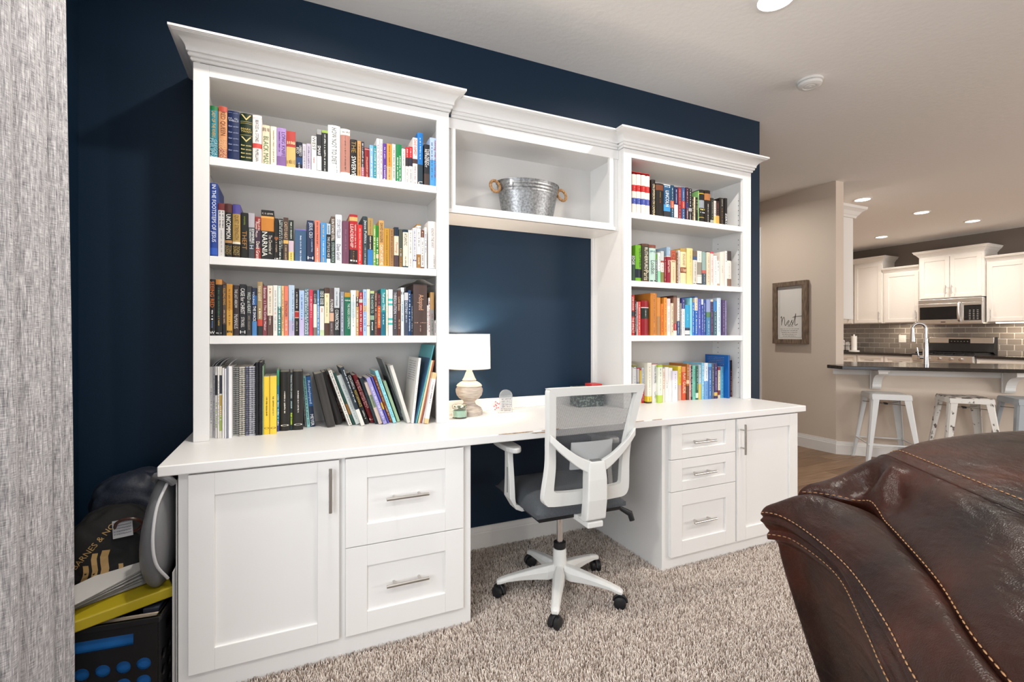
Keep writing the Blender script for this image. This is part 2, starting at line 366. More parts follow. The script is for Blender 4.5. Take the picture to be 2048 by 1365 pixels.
def bookcase(label, x0, x1, il, ir, crown_l, crown_r, pins=False):
    t = thing('bookcase', label, 'bookcase')
    MB().box((x0 + .012, DB + .02, .7625), (x0 + .03, -.002, 2.20)).build('side_panel', WHITE, t)
    MB().box((x1 - .03, DB + .02, .7625), (x1 - .0125, -.002, 2.20)).build('side_panel', WHITE, t)
    MB().box((x0 + .03, -.012, .7625), (x1 - .03, -.003, 2.18)).build('back_panel', mat('white_board_shaded', (.63, .615, .60), .6, bump=(90, .05, .002)), t)  # board tone lowered to carry the shade inside the case
    MB().box((x0 + .03, DB + .02, 2.163), (x1 - .03, -.012, 2.18)).build('top_panel', WHITE, t)
    MB().box((x0, DB, .7625), (il, DB + .02, 2.2065)).build('stile', WHITE, t, bevel=.0012)
    MB().box((ir, DB, .7625), (x1, DB + .02, 2.2065)).build('stile', WHITE, t, bevel=.0012)
    # outer skins so that the case is as wide as its face frame
    MB().box((x0, DB + .0205, .7625), (x0 + .0118, -.001, 2.2065)).build('outer_panel', WHITE, t)
    MB().box((x1 - .0123, DB + .0205, .7625), (x1, -.001, 2.2065)).build('outer_panel', WHITE, t)
    MB().box((il, DB, 2.161), (ir, DB + .02, 2.2065)).build('top_rail', WHITE, t, bevel=.001)
    for z in SH:
        MB().box((x0 + .031, DB + .0205, z - ST + .012), (x1 - .031, -.013, z)).box((il + .0005, DB + .003, z - ST), (ir - .0005, DB + .0205, z)).build('shelf', WHITE, t, bevel=.0012)
    crown(t, [((x0, -.002), (-crown_l, 0)), ((x0, DB), (-crown_l, -1)), ((x1, DB), (crown_r, -1)), ((x1, -.002), (crown_r, 0))], 2.2075, 1.0)
    if pins:
        for yy in (DB + .07, -.06):
            for k in range(38):
                z = .86 + k * .032
                if any(abs(z - s + .01) < .03 for s in SH): continue
                MB().tube([(x1 - .0302, yy, z), (x1 - .031, yy, z)], .0028, 8).build('pin_hole', mat('hole_dark', (.02, .02, .02), .9), t)
    return t
bl = bookcase('tall white bookcase with four packed shelves, left of the table lamp', .591, 1.5975, .643, 1.540, .58, .49)
br = bookcase('tall white bookcase with colour-sorted books, right of the niche with the lamp', 2.6015, 3.607, 2.655, 3.535, .85, .35, True)
# bridging open cabinet
mb = thing('bridge_cabinet', 'open white wall cabinet bridging the bookcases, holding a metal tub', 'cabinet')
DM = -.255; X0, X1 = 1.5985, 2.6005
MB().box((X0, DM + .02, 1.762), (X1, -.002, 1.79)).build('bottom_panel', WHITE, mb)
MB().box((X0 + .02, DM + .02, 2.157), (X1 - .02, -.012, 2.175)).build('top_panel', WHITE, mb)
MB().box((X0, DM + .02, 1.79), (X0 + .02, -.002, 2.175)).build('side_panel', WHITE, mb)
MB().box((X1 - .028, DM + .02, 1.79), (X1, -.002, 2.175)).build('side_panel', WHITE, mb)
MB().box((X0 + .02, -.012, 1.79), (X1 - .028, -.003, 2.157)).build('back_panel', MATS['white_board_shaded'], mb)
MB().box((X0, DM + .012, 1.762), (1.643, DM + .02, 2.2065)).build('stile', WHITE, mb)
MB().box((2.537, DM + .012, 1.762), (X1, DM + .02, 2.2065)).build('stile', WHITE, mb)
MB().box((1.622, DM, 1.772), (1.643, DM + .0118, 2.157)).box((2.537, DM, 1.772), (2.562, DM + .0118, 2.157)).box((1.643, DM, 1.772), (2.537, DM + .0118, 1.791)) \
    .build('inner_frame', WHITE, mb, bevel=.0015)
MB().box((X0, DM + .004, 2.157), (X1, DM + .0198, 2.2065)).build('top_rail', WHITE, mb)
MB().box((X0, DM + .002, 1.7537), (X1, -.002, 1.7618)).box((X0, DM - .004, 1.7537), (2.575, DM + .0115, 1.7718)).build('bottom_rail', WHITE, mb, bevel=.001)
crown(mb, [((1.62, DM + .004), (0, -1)), ((2.585, DM + .004), (0, -1))], 2.2075, .87)
MB().box((2.5835, -.019, .8215), (2.6, -.001, 1.7535)).build('nailing_strip', WHITE, mb)
# ================================================================== books
PAGE = mat('book_pages', (.72, .67, .58), .9, bump=(60, .3, .001, (20, 1, .2)))
def hexm(h, rough=.42): return mat('print_' + h, h, rough, spec=.4)
TXT = {}
def text_mesh(s):
    """unit glyph outlines: x 0..1 along the line, y 0..1 in height"""
    if s in TXT: return TXT[s]
    cu = bpy.data.curves.new('t', 'FONT'); cu.body = s; cu.size = 1; cu.resolution_u = 2; cu.fill_mode = 'FRONT'
    ob = bpy.data.objects.new('t', cu); me = bpy.data.meshes.new_from_object(ob)
    v = np.array([tuple(x.co)[:2] for x in me.vertices]); f = [tuple(p.vertices) for p in me.polygons]
    bpy.data.objects.remove(ob); bpy.data.curves.remove(cu); bpy.data.meshes.remove(me)
    lo, hi = v.min(0), v.max(0); asp = (hi[0] - lo[0]) / (hi[1] - lo[1]); v = (v - lo) / (hi - lo)
    TXT[s] = (v, f, asp); return TXT[s]
def squiggle(n, seed):
    """print too small to read: a row of short strokes"""
    rr = random.Random(seed); v = []; f = []; x = 0
    while x < n:
        L = rr.choice((.35, .35, .6)); y0 = rr.uniform(0, .25); y1 = rr.uniform(.7, 1)
        k = len(v); v += [(x, y0), (x + L, y0), (x + L, y1), (x, y1)]; f.append((k, k + 1, k + 2, k + 3)); x += L + rr.choice((.25, .25, .3, .9))
    v = np.array(v); v[:, 0] /= v[:, 0].max(); return v, f, n * .5
def put_text(par, s, P, U, V, lu, lv, m, name='title'):
    """flat print in the plane P + u*U + v*V, fitted to lu by lv"""
    if s.startswith('~'): v, f, a = squiggle(int(s[1:] or 14), sum(map(ord, s)) % 97 + len(LABELS))
    else: v, f, a = text_mesh(s)
    P, U, V = Vector(P), Vector(U), Vector(V)
    b = MB().add([P + U * (x * lu) + V * (y * lv) for x, y in v], f)
    return b.build(name, m, par)
ZD = .762; OPT = ''
def book(x, y, z, w, h, d, hexc, bands, titles, label, lean=0, soft=True, bulge=None, cat='book', name='book', rz=0, spiral=None, pagem=None, zup=0):
    t = .0010 if soft else .0026
    if bulge is None: bulge = min(.0022, w * .07) if soft else min(.006, w * .16)
    ov = 0 if soft else .003
    cuts = [0, h]; spans = []
    for bd in filter(None, bands.split(',')):
        r_, c_ = bd.split(':'); a, e = map(float, r_.split('-')); spans.append((h * (1 - e), h * (1 - a), c_)); cuts += [h * (1 - e), h * (1 - a)]
    cuts = sorted(set(round(c, 5) for c in cuts))
    mats = [hexm(hexc)]; idx = {}
    for _, _, c_ in spans:
        if c_ not in idx: idx[c_] = len(mats); mats.append(hexm(c_))
    n = 4; out = [(0, d)]; inn = [(t, d)]
    for i in range(n + 1):
        k = i / n; q_ = -bulge * (1 - (2 * k - 1) ** 2)
        out.append((w * k, q_)); inn.append((t + (w - 2 * t) * k, q_ + t))
    out.append((w, d)); inn.append((w - t, d))
    b = MB(); k = len(out)
    for j in range(len(cuts) - 1):
        za, zb = cuts[j], cuts[j + 1]; mid = (za + zb) / 2; b.cur = 0
        for a, e, c_ in spans:
            if a <= mid <= e: b.cur = idx[c_]
        b.add([(p[0], p[1], za) for p in out] + [(p[0], p[1], zb) for p in out], [(i, i + 1, k + i + 1, k + i) for i in range(k - 1)])
    b.cur = 0
    b.add([(p[0], p[1], 0) for p in inn] + [(p[0], p[1], h) for p in inn], [(i + 1, i, k + i, k + i + 1) for i in range(k - 1)])
    for zz, fl in ((0, True), (h, False)):
        fs = [(i, i + 1, k + i + 1, k + i) for i in range(k - 1)]
        b.add([(p[0], p[1], zz) for p in out] + [(p[0], p[1], zz) for p in inn], [f[::-1] for f in fs] if not fl else fs)
    for i in (0, k - 1):
        vs = [(out[i][0], d, 0), (inn[i][0], d, 0), (inn[i][0], d, h), (out[i][0], d, h)]; b.add(vs, [(0, 1, 2, 3)])
    me = b.mesh(name, mats); o = bpy.data.objects.new(name, me); COL.objects.link(o)
    me.polygons.foreach_set('use_smooth', [True] * len(me.polygons)); me.set_sharp_from_angle(angle=R(30))
    MB().box((t, t + .0005, ov), (w - t, d - ov, h - ov)).build('pages', pagem or PAGE, o)
    for tt in filter(None, titles.split(';')):
        r_, c_, s_ = tt.split(':', 2); hor = r_[0] == '='; r_ = r_.lstrip('=')
        part = 0
        if '/' in r_: r_, part = r_.split('/'); part = int(part)      # 1 = left half of the spine, 2 = right half
        a, e = map(float, r_.split('-'))
        yy = -bulge - .0004
        lo, hi = {0: (.18, .82), 1: (.08, .48), 2: (.52, .92)}[part]
        if hor: put_text(o, s_, (w * .08, yy, h * (1 - e)), (1, 0, 0), (0, 0, 1), w * .84, h * (e - a), hexm(c_))
        else:
            hh = w * (hi - lo)
            if not s_.startswith('~'): hh = min(hh, h * (e - a) / text_mesh(s_)[2] * 1.6)
            else: hh = min(hh, .006)
            mid = w * (lo + hi) / 2
            put_text(o, s_, (mid - hh / 2, yy, h * (1 - a)), (0, 0, -1), (1, 0, 0), h * (e - a), hh, hexm(c_))
    if spiral:
        for i in range(int(h / .0085)):
            zz = .006 + i * .0085
            MB().tube([(w * .5 + math.cos(q_) * w * .55, -.001 + math.sin(q_) * .006, zz + q_ * .0004) for q_ in [k_ * math.pi / 4 for k_ in range(9)]], .0011, 5, caps=False).build('coil_ring', hexm(spiral), o)
    if 'C' in OPT.split():                                   # limp cover curling over above the spine
        P_ = [[(w * .5 + .034 * (k / 6) ** 2, yy_, h - .012 + .052 * k / 6 - .010 * (k / 6) ** 2) for yy_ in (.006, d * .3, d * .6, d * .9)] for k in range(7)]
        MB().grid(P_).build('curled_cover', hexm('b8b9bf'), o, smooth='all').modifiers.new('s', 'SOLIDIFY').thickness = .0008
    if 'L' in OPT.split():                                   # lines of print on the left-hand cover
        for k in range(9): put_text(o, '~%d' % (22 + k % 4), (-.0004, d * .88, h * .93 - k * .011), (0, -1, 0), (0, 0, 1), d * .7, .0055, hexm('9a98a0'), 'print_line')
    if lean:
        M = Matrix.Rotation(-lean, 4, 'Y')            # lean > 0 tips the top to the left
        lo = min(0, (M @ Vector((w, 0, 0))).z, (M @ Vector((0, 0, 0))).z); z -= lo
        o.rotation_euler = (0, -lean, rz)
    elif rz: o.rotation_euler = (0, 0, rz)
    o.location = (x, y, z + .0004 + zup)
    return tag(o, label, cat, GROUP)
def shelf_row(org, sc, zsh, where, text, group, ypl=-.270, depth=None, ground=False):
    """x0 x1 ytop [ybottom xtopshift] | colour | bands | titles | look [| options]"""
    global GROUP, OPT
    GROUP = group
    ground = zsh == ZD
    for ln in text.strip().splitlines():
        f = [s.strip() for s in ln.split('|')]; nums = [float(n) for n in f[0].split()]
        opt = OPT = f[5] if len(f) > 5 else ''
        u0, u1, v = org[0] + nums[0] / sc, org[0] + nums[1] / sc, org[1] + nums[2] / sc
        if ground:
            vb = org[1] + nums[3] / sc; p0 = at_z(u0, vb, zsh); yy = p0.y; x0 = p0.x; x1 = at_y(u1, vb, yy).x
            sh = nums[4] / sc if len(nums) > 4 else 0
            tp = at_y(u0 + sh, v, yy); lean = -math.atan2(tp.x - x0, tp.z - zsh) if sh else 0
            h = math.hypot(tp.z - zsh, tp.x - x0) if sh else tp.z - zsh
            w = (x1 - x0) * math.cos(lean)
        else:
            yy = ypl; x0 = at_y(u0, v, yy).x; x1 = at_y(u1, v, yy).x; h = at_y((u0 + u1) / 2, v, yy).z - zsh; lean = 0; w = x1 - x0
            yy += random.uniform(0, .006)
        w -= .0007; d = min(.235 if ground else .21, max(.10, h * .68)); soft = 'H' not in opt
        for o_ in opt.split():
            if o_[0] == 'd': d = float(o_[1:])
        where_ = where if 'n' not in opt.split() else ''
        book(x0 + .0003, yy, zsh, w, h, min(d, -yy - .022), f[1], f[2], f[3], (f[4] + ' ' + where_).strip(), lean, soft,
             cat='notebook' if 'S' in opt else 'book', name='spiral_notebook' if 'S' in opt else 'book', spiral='2a2a2e' if 'S' in opt else None)
shelf_row((400, 180), 7.583, SH[0], 'on top shelf of left bookcase', '''
138 272 240|1f7483|0-.08:1d6a3a|.1-.6:c9a860:LADY OF THE RIVERS;.62-1/1:9fc4cc:PHILIPPA;.64-.99/2:9fc4cc:GREGORY|teal hardback with green tip|H
280 412 255|c98f62|0-.1:b04b3a,.8-1:a4604e|.1-.55:6e3a22:RED QUEEN;.62-.97/1:e2b68a:GREGORY;.62-.97/2:e2b68a:PHILIPPA|tan and orange hardback with brown title|H
418 600 325|17264d||=.14-.17:c3c8d8:H. G.;=.18-.215:c3c8d8:WELLS;=.04-.05:8088a8:~9;=.3-.33:8088a8:~9;=.42-.45:8088a8:~9;=.54-.57:8088a8:~9;=.66-.69:8088a8:~9;=.78-.81:8088a8:~9|fat navy leather volume with silver bands|H
606 795 360|10230f|.165-.17:c8b878,.2-.205:c8b878,.44-.445:c8b878|=.3-.34:c8b060:MARK;=.35-.39:c8b060:TWAIN;=.03-.14:c8b878:V;=.48-.58:c8b878:V;=.64-.67:c8b878:~8;=.72-.75:c8b878:~8;=.8-.83:c8b878:~8;=.88-.91:c8b878:~8|fat dark green leather volume with gold chevrons|H
797 937 390|e6e0dc|.06-.065:a03030,.58-.68:c64a44|.1-.56:20242c:BEATLES vs. STONES;.7-.95:383838:McMILLIAN|thick white volume with a red splash|H
941 1060 535|d9c7ac||=.06-.16:5a4a40:~5;.28-.98:1d6a34:BLACK MASS|cream paperback with big green title
1068 1162 558|e2dac4||.1-.9:8a7a58:~26|slim ivory paperback with faint print
1163 1305 575|9d82b8|.72-1:7a5a90|.1-.72/2:5a3070:LONG KNIFE;.1-.6/1:5a3070:~16|purple mottled paperback
1308 1451 625|a83a34|.42-1:c8a868|=.26-.36:e8d0a0:~7;=.75-.9:6a4a20:~6|red topped paperback with tan lower half
1453 1553 790|15192a|.55-.8:1c3a66|.12-.5/2:d8d8d8:UMBERTO;.2-.42/1:d8d8d8:ECO;.75-1:d8d8d8:~6|short black paperback with navy patch
1555 1612 815|c2bec6||.1-.9:77727e:~18|short pale grey paperback
1614 1682 815|b6aec0||.1-.9:605a70:~18|short lilac grey paperback
1688 1768 700|e4e0d8||.02-.4:202020:WEST;.6-.75:b05060:~4|white paperback with bold black title
1770 1843 595|26262a|0-.12:8f8f90,.62-.95:d8d8d4|.38-.66:f2f2f2:SMART|black and white paperback with grey tip
1845 1942 612|1d1f20|0-.06:8aa648|.1-.95:cfd2cc:~24|black paperback with lime green top edge
''', 'books on the top left shelf')
shelf_row((630, 220), 7.583, SH[0], 'on top shelf of left bookcase', '''
196 382 240|e9ebe6||.05-.8:3a3e44:HOW NOT TO DIET;.82-.97/2:707070:~9|very thick white volume, tallest in the middle,|H
386 532 290|e2dcd6|.13-.93:a9776a|=.05-.09:303030:~8;.16-.9:5a3a34:~30|white volume with brown patterned panel|H
536 640 445|191513||.05-.35:9a7a40:THE;.45-.98:f0eee8:SWERVE|black paperback with slanted white title
642 700 470|b98a55||.1-.95:6a4420:~24|tan brown paperback beside a black one
702 748 480|2a2430|.7-1:b06a80|.05-.9:cfc8d0:~22|narrow dark paperback with pink foot
750 826 577|7d1b1e|.04-.06:d8a0a0|.3-.95:d8a890:~18|short dark red paperback
828 888 532|74a9d2||.1-.9:e8f0f4:~20|light blue paperback beside a teal one
890 934 536|1f7f8a||.1-.9:cfe4e4:~20|narrow teal paperback beside a light blue one
936 984 430|e8e4e6||.15-.9:8a6a8a:~22|slim white paperback with violet print
986 1028 440|e0d8da||.1-.9:9a7a86:~22|slim blush white paperback
1030 1087 510|57348a||.1-.4:b8a8d8:~7;.58-.98:e8e0f0:Creating|purple paperback with white script
1089 1168 515|e5913f|.6-1:eba877|.05-.6:7a3a10:~16;.65-.95:a05020:~9|orange paperback fading to peach
1170 1226 517|d4d4ce||.1-.9:6a7a70:~22|slim grey white paperback
1228 1312 525|187a46||.35-.95/1:d8ecd8:~14;.3-.95/2:d8ecd8:~16|green paperback with two lines of print
1314 1372 578|dfe0da|.0-.02:2a7a4a|.1-.5:8a8f88:~10|short white paperback with green edge
1374 1424 567|c4202c|.29-.52:332d33,.52-1:e2ddd8|.05-.27:f0c0c0:~8;.6-.95:909090:~9|left of two small red topped booklets
1426 1480 560|c0202b|.3-.52:2a2a38,.52-1:dedad4|.05-.27:f0c0c0:~8;.6-.95:808080:~9|right of two small red topped booklets
1482 1553 425|e6dad6|.45-.55:4a3434|.04-.38:b02030:DAVE RAMSEY;.6-.97:a07070:~14|white paperback with red name print
1556 1640 345|1d6fb8|.6-1:2b3a44|.1-.5:bcd8ec:~14;=.92-.98:f0f0f0:C|tall bright blue plastic bound volume
1656 1738 527|25272c|.7-1:4a3c38|.1-.5/2:e8e8e8:THE NEW;.12-.55/1:e8e8e8:RETIREMENT|black paperback with white capitals
1742 1850 427|a9bfe0|.45-1:4f9ad4|.05-.8/2:a02848:Retiring Well on a Poor Man;.1-.85/1:506080:~26|pale blue paperback with magenta script
''', 'books on the top left shelf')
shelf_row((400, 350), 7.185, SH[1], 'on second shelf of left bookcase', '''
131 252 120|1c3a86|.88-.97:2a50a8|.02-.8:dfe6f0:IN THE FOOTSTEPS OF JESUS|tall royal blue volume against the side|H
256 355 405|cfccc8|0-.13:6a2a2a|.15-.45/2:606060:~10;.15-.45/1:606060:~10;.5-.95:a0a0a0:~14|pale grey volume with dark red picture tip
358 462 418|191715|0-.16:4a2624,.68-.73:a57a48|.2-.65:f2efe6:UNCOMMON;.78-.95/1:a08850:DUNGY;.78-.95/2:a08850:TONY|black volume with bold white title and tan stripe|H
466 580 425|a98b4e|0-.18:4a4488,.7-.74:d9d4c4,.74-1:2b2118|.2-.66:6a4a18:QUIET STRENGTH;.78-.95/1:b09850:DUNGY;.78-.95/2:b09850:TONY|gold volume with violet picture tip|H
586 690 545|14140f||.08-.26:6a7a20:~5;.4-.8:a87838:THEFT|black paperback with amber title
694 785 547|3a3d40|0-.31:a9a5ac,.31-.62:55585c|.35-.66/2:e8e8e4:EMPIRE;.35-.66/1:d0d0cc:~12;.7-.78:c0c8d8:H|grey and charcoal paperback with round emblem
789 873 602|8a2c28|.3-.72:3a2436|.05-.32/2:f0d8d0:Killers of the;.12-.48/1:f4e0d8:Flower Moon;.58-.98:f4e0d8:David Grann|brick red and violet paperback
876 1063 507|141312|.12-.42:c07a2e,.13-.16:d9a050|=.055-.085:e8e0d0:C. S. LEWIS;.44-.93/1:f0ece2:NARNIA;.5-.88/2:d8d0c0:The Chronicles of|very thick black volume with fiery orange picture|
1066 1128 627|17130f|.44-.5:8a5028|.5-.8:a89078:~9;=.94-.98:e0e0e0:~3|black paperback with small ember picture
1130 1194 632|1a1c1c||.03-.97/1:c8ccc8:~30;.03-.7/2:a0a4a0:~22|black paperback with long white print
1196 1270 615|4a372c|.52-.6:d0a860|.1-.5:c8b090:CASTO HEAT;.64-.97:b8a080:~12|dark brown paperback with yellow square
1272 1346 650|1c2620|.5-.77:c8b4c0,.77-1:dcc870|.05-.45:d8d8c8:~12;.8-.98:705020:~7|dark paperback with yellow foot
1362 1530 780|3a5878|.0-.03:7a6ab0|.2-.6:dce4ec:~12;.65-.98:dce4ec:~11|squat thick slate blue volume
1536 1636 658|1e2a48||.05-.42:dce2ea:JESUS, CEO;.45-.75/2:98a8c0:~14;=.86-.93:dce2ea:H|navy paperback with white capitals
1646 1725 652|cf7a66||.05-.6:7a3028:~18;.66-.98:f4e0d8:~11|salmon pink paperback
1730 1815 687|4a8fc8||.05-.4:d8b070:~11;.45-.8:c8dcec:~14;.85-.97:d8b070:~5|blue paperback with gold lettering beside salmon one
''', 'books on the second left shelf')
shelf_row((630, 400), 7.877, SH[1], 'on second shelf of left bookcase', '''
182 246 377|a9bccb|.27-.88:17191e,.88-1:c5cdd2|.33-.85:e4e4e4:THE LITTLE ICE AGE;.05-.25:56687a:~6|pale blue and black banded paperback
250 316 263|5c4a3e|.5-1:1f302c|.05-.52:f0f0ea:SUN STAND STILL;.55-.97:b8c8c0:STEVEN FURTICK|brown and dark green paperback
320 424 235|dcdde4||.1-.48:60646c:STORYTELLER;.6-.92:40444c:Dave Grohl|white hardback with grey capitals|H
428 536 335|6d4257||.2-.7:8a6478:~14|plain plum coloured hardback|H
541 670 235|a91f26|.05-.13:c8a868,.7-1:2a1c18|.2-.66/1:f0d0c8:LEADERSHIP;.2-.66/2:e0b8b0:~18;.73-.9:a07040:~7;=.9-.94:e8e4e0:~2|thick crimson hardback with gold square|H
672 746 392|d22a28||.1-.7:f4c0b8:~20;.72-.97:f0e0dc:~5|bright red paperback
750 828 263|2c3a40||.08-.55:dfe4e2:Jesus Politics;.6-.98:b8c0be:~14|slate green hardback with white script|H
830 916 288|a58a55|.36-.66:22262c,.66-1:3579b8|.05-.34:806030:~9;.38-.65:e0d8c0:~9|tan black and blue banded paperback
918 962 392|7ea54e||.1-.9:e0ecc8:~16|light green paperback beside a darker green one
964 1004 402|1f7a2a|.7-.8:d8c0a8|.3-.95:c8e8c0:~10|narrow deep green paperback
1006 1088 325|c79a5c||.06-.48:3a2a1c:DAVID GOGGINS;.53-.97:f4ecd8:CAN'T HURT ME|tan hardback with black name and white title|H
1090 1175 447|b98a2e||.05-.97:7a5a18:~26|golden mustard paperback
1178 1244 453|a2794e||.05-.97:705028:~24|light brown paperback beside the mustard one
1246 1318 433|1d2c3c|.22-.7:dccfb8,.7-1:4a3a40|.38-.65:b06a50:Mornings|navy topped cream paperback
1326 1384 462|6a5a38|.0-.5:4a5044|.5-.7:c8d0e0:~4;.72-.97:c87848:~8|olive brown paperback with letter blocks
1388 1470 467|e4dcc8|0-.07:1e3440,.95-1:1e3440|.1-.42:1e2a34:ATLANTIC;.7-.95:6a5a48:~9|cream paperback with dark blue tips
1473 1541 477|e6e2d8||.05-.6:9a9080:~18;.75-.95:b09080:~6|off-white paperback beside the blue tipped one
1544 1602 442|dcd8dc||.05-.75:405088:~22;=.78-.82:28407a:~2|slim white paperback with blue print
1604 1668 380|ece8e2|0-.04:a37a44,.68-1:9a7040|=.07-.11:303030:10;.15-.5:606060:~12;.75-.9:f0e0c8:~4|white paperback with tan foot and tan tip
1670 1720 477|e2dedc|0-.19:6a4234,.95-1:704838|.04-.16:d8c0b0:~4;.3-.9:8a8078:~14|white paperback with brown tip
1723 1762 437|ece8e4||.1-.6:7080a0:~10|very thin white booklet
1786 1908 342|efe9e4|.98-.985:404040|.15-.55:8a8484:KNOW THE WAY;.7-.95/2:b0a8a8:~8|thick glossy white hardback at the right end|H
''', 'books on the second left shelf')
shelf_row((400, 540), 7.877, SH[2], 'on third shelf of left bookcase', '''
146 241 150|161416||.04-.5:c06a28:SEEING RED;.55-.72:d8d8d8:~4;.74-.86:506a90:~5;=.92-.97:e8e8e8:W|black hardback with fiery orange capitals|H
246 346 155|16191a|0-.09:b07a38|.15-.65:3a6a4a:~18;.66-.82:a88838:~6;=.94-.97:c0c0c0:~3|black hardback with orange tip|H
351 412 230|4d3c34|.0-.02:2a2030,.78-1:15161a|.08-.4:c89840:KILLING KING;.5-.75:b8a080:~9|narrow brown paperback with gold capitals
416 513 225|b9822c|.5-1:c9983e|.1-.8:7a4a10:~22;=.9-.95:201808:~2|golden amber paperback
517 616 245|352b2a||.08-.45:d0ccc8:THE LAST ARROW;.58-.86:c8c4c0:McMANUS|umber hardback with pale capitals|H
621 724 230|1b1c20||.08-.58:e8e4e0:CASE for CHRIST;.64-.84:d0ccc8:STROBEL;=.9-.96:d8d8d8:H|black paperback with ornate white title
729 814 260|2f2f30||.12-.55:c8d0c8:WILD at HEART;.6-.88:8a7a68:~12|charcoal paperback with white title
820 896 287|16223e|.16-.36:2a5a94,.7-1:4a80b8|.08-.35/1:d8e0ec:YOUNG;.38-.7:eef0f4:THE SHACK|navy and sky blue paperback
901 984 190|a28a64|.7-.82:c04a38,.82-1:2a302e|.08-.35:e8dcc0:too cold;.5-.68:f0e8d8:~5|tall tan hardback with red stripe|H
987 1056 256|7a3a42||.04-.25:e8d0d0:Batterson;.3-.9:f0e0e0:( ) The Circle Maker|maroon paperback with white script
1060 1147 250|dfd4c2|.6-1:5a4038|.06-.16:a06040:~3;.22-.55:a09888:~12;.62-.78:d0c0b0:~5|cream paperback with brown lower half
1151 1220 244|e2e0da||.1-.5:a0a0a0:~14;.53-.57:b06040:~2;.62-.9:b8b0a8:~9|white paperback with tiny bird picture
1222 1280 251|b9d4d0|.42-1:3a7a78|.05-.95:f0f4f0:~26|pale aqua and teal paperback
1284 1322 255|e6bd84||.1-.9:a86a38:~24|thin apricot paperback
1325 1390 256|df7a62||.3-.62:4a2a30:STRONGER;.68-.9:f0c8b8:~8|coral paperback with dark capitals
1395 1488 243|b4c8da|.7-1:b8b0cc|.1-.9/2:6a88a8:~22|powder blue paperback beside the coral one
1491 1560 296|1a1412|.48-.63:c8a090,.5-.61:a82820|.08-.42:d0c8c0:~12;.7-.9:a09888:~7|black paperback with red picture
1562 1643 326|a9c2e0|.6-1:c0b8dc|.1-.65:5a68b0:~14|sky blue and lilac paperback
1646 1716 290|5a7480||.03-.97/1:e4ecec:7 MEN ERIC METAXAS;.03-.97/2:c0d0d4:~22|blue grey mottled paperback
1719 1783 316|c83a50||.15-.6:f0b0b8:~12|crimson pink paperback
1786 1842 326|e2ded0|0-.3:2f3a3c,.82-1:7a7468|.08-.28:d8dcd8:C.S. LEWIS|cream paperback with dark green tip
1845 1882 320|6a9ad0||.2-.95:d0e0f0:~16|thin cornflower blue booklet
1886 1956 300|e4ded6|0-.37:2c3430,.88-1:c0d0a8|.05-.34/1:d8dcd8:~9;.05-.34/2:d8dcd8:~9;.42-.5:b05838:~3|white paperback with blackish tip and green foot
''', 'books on the third left shelf')
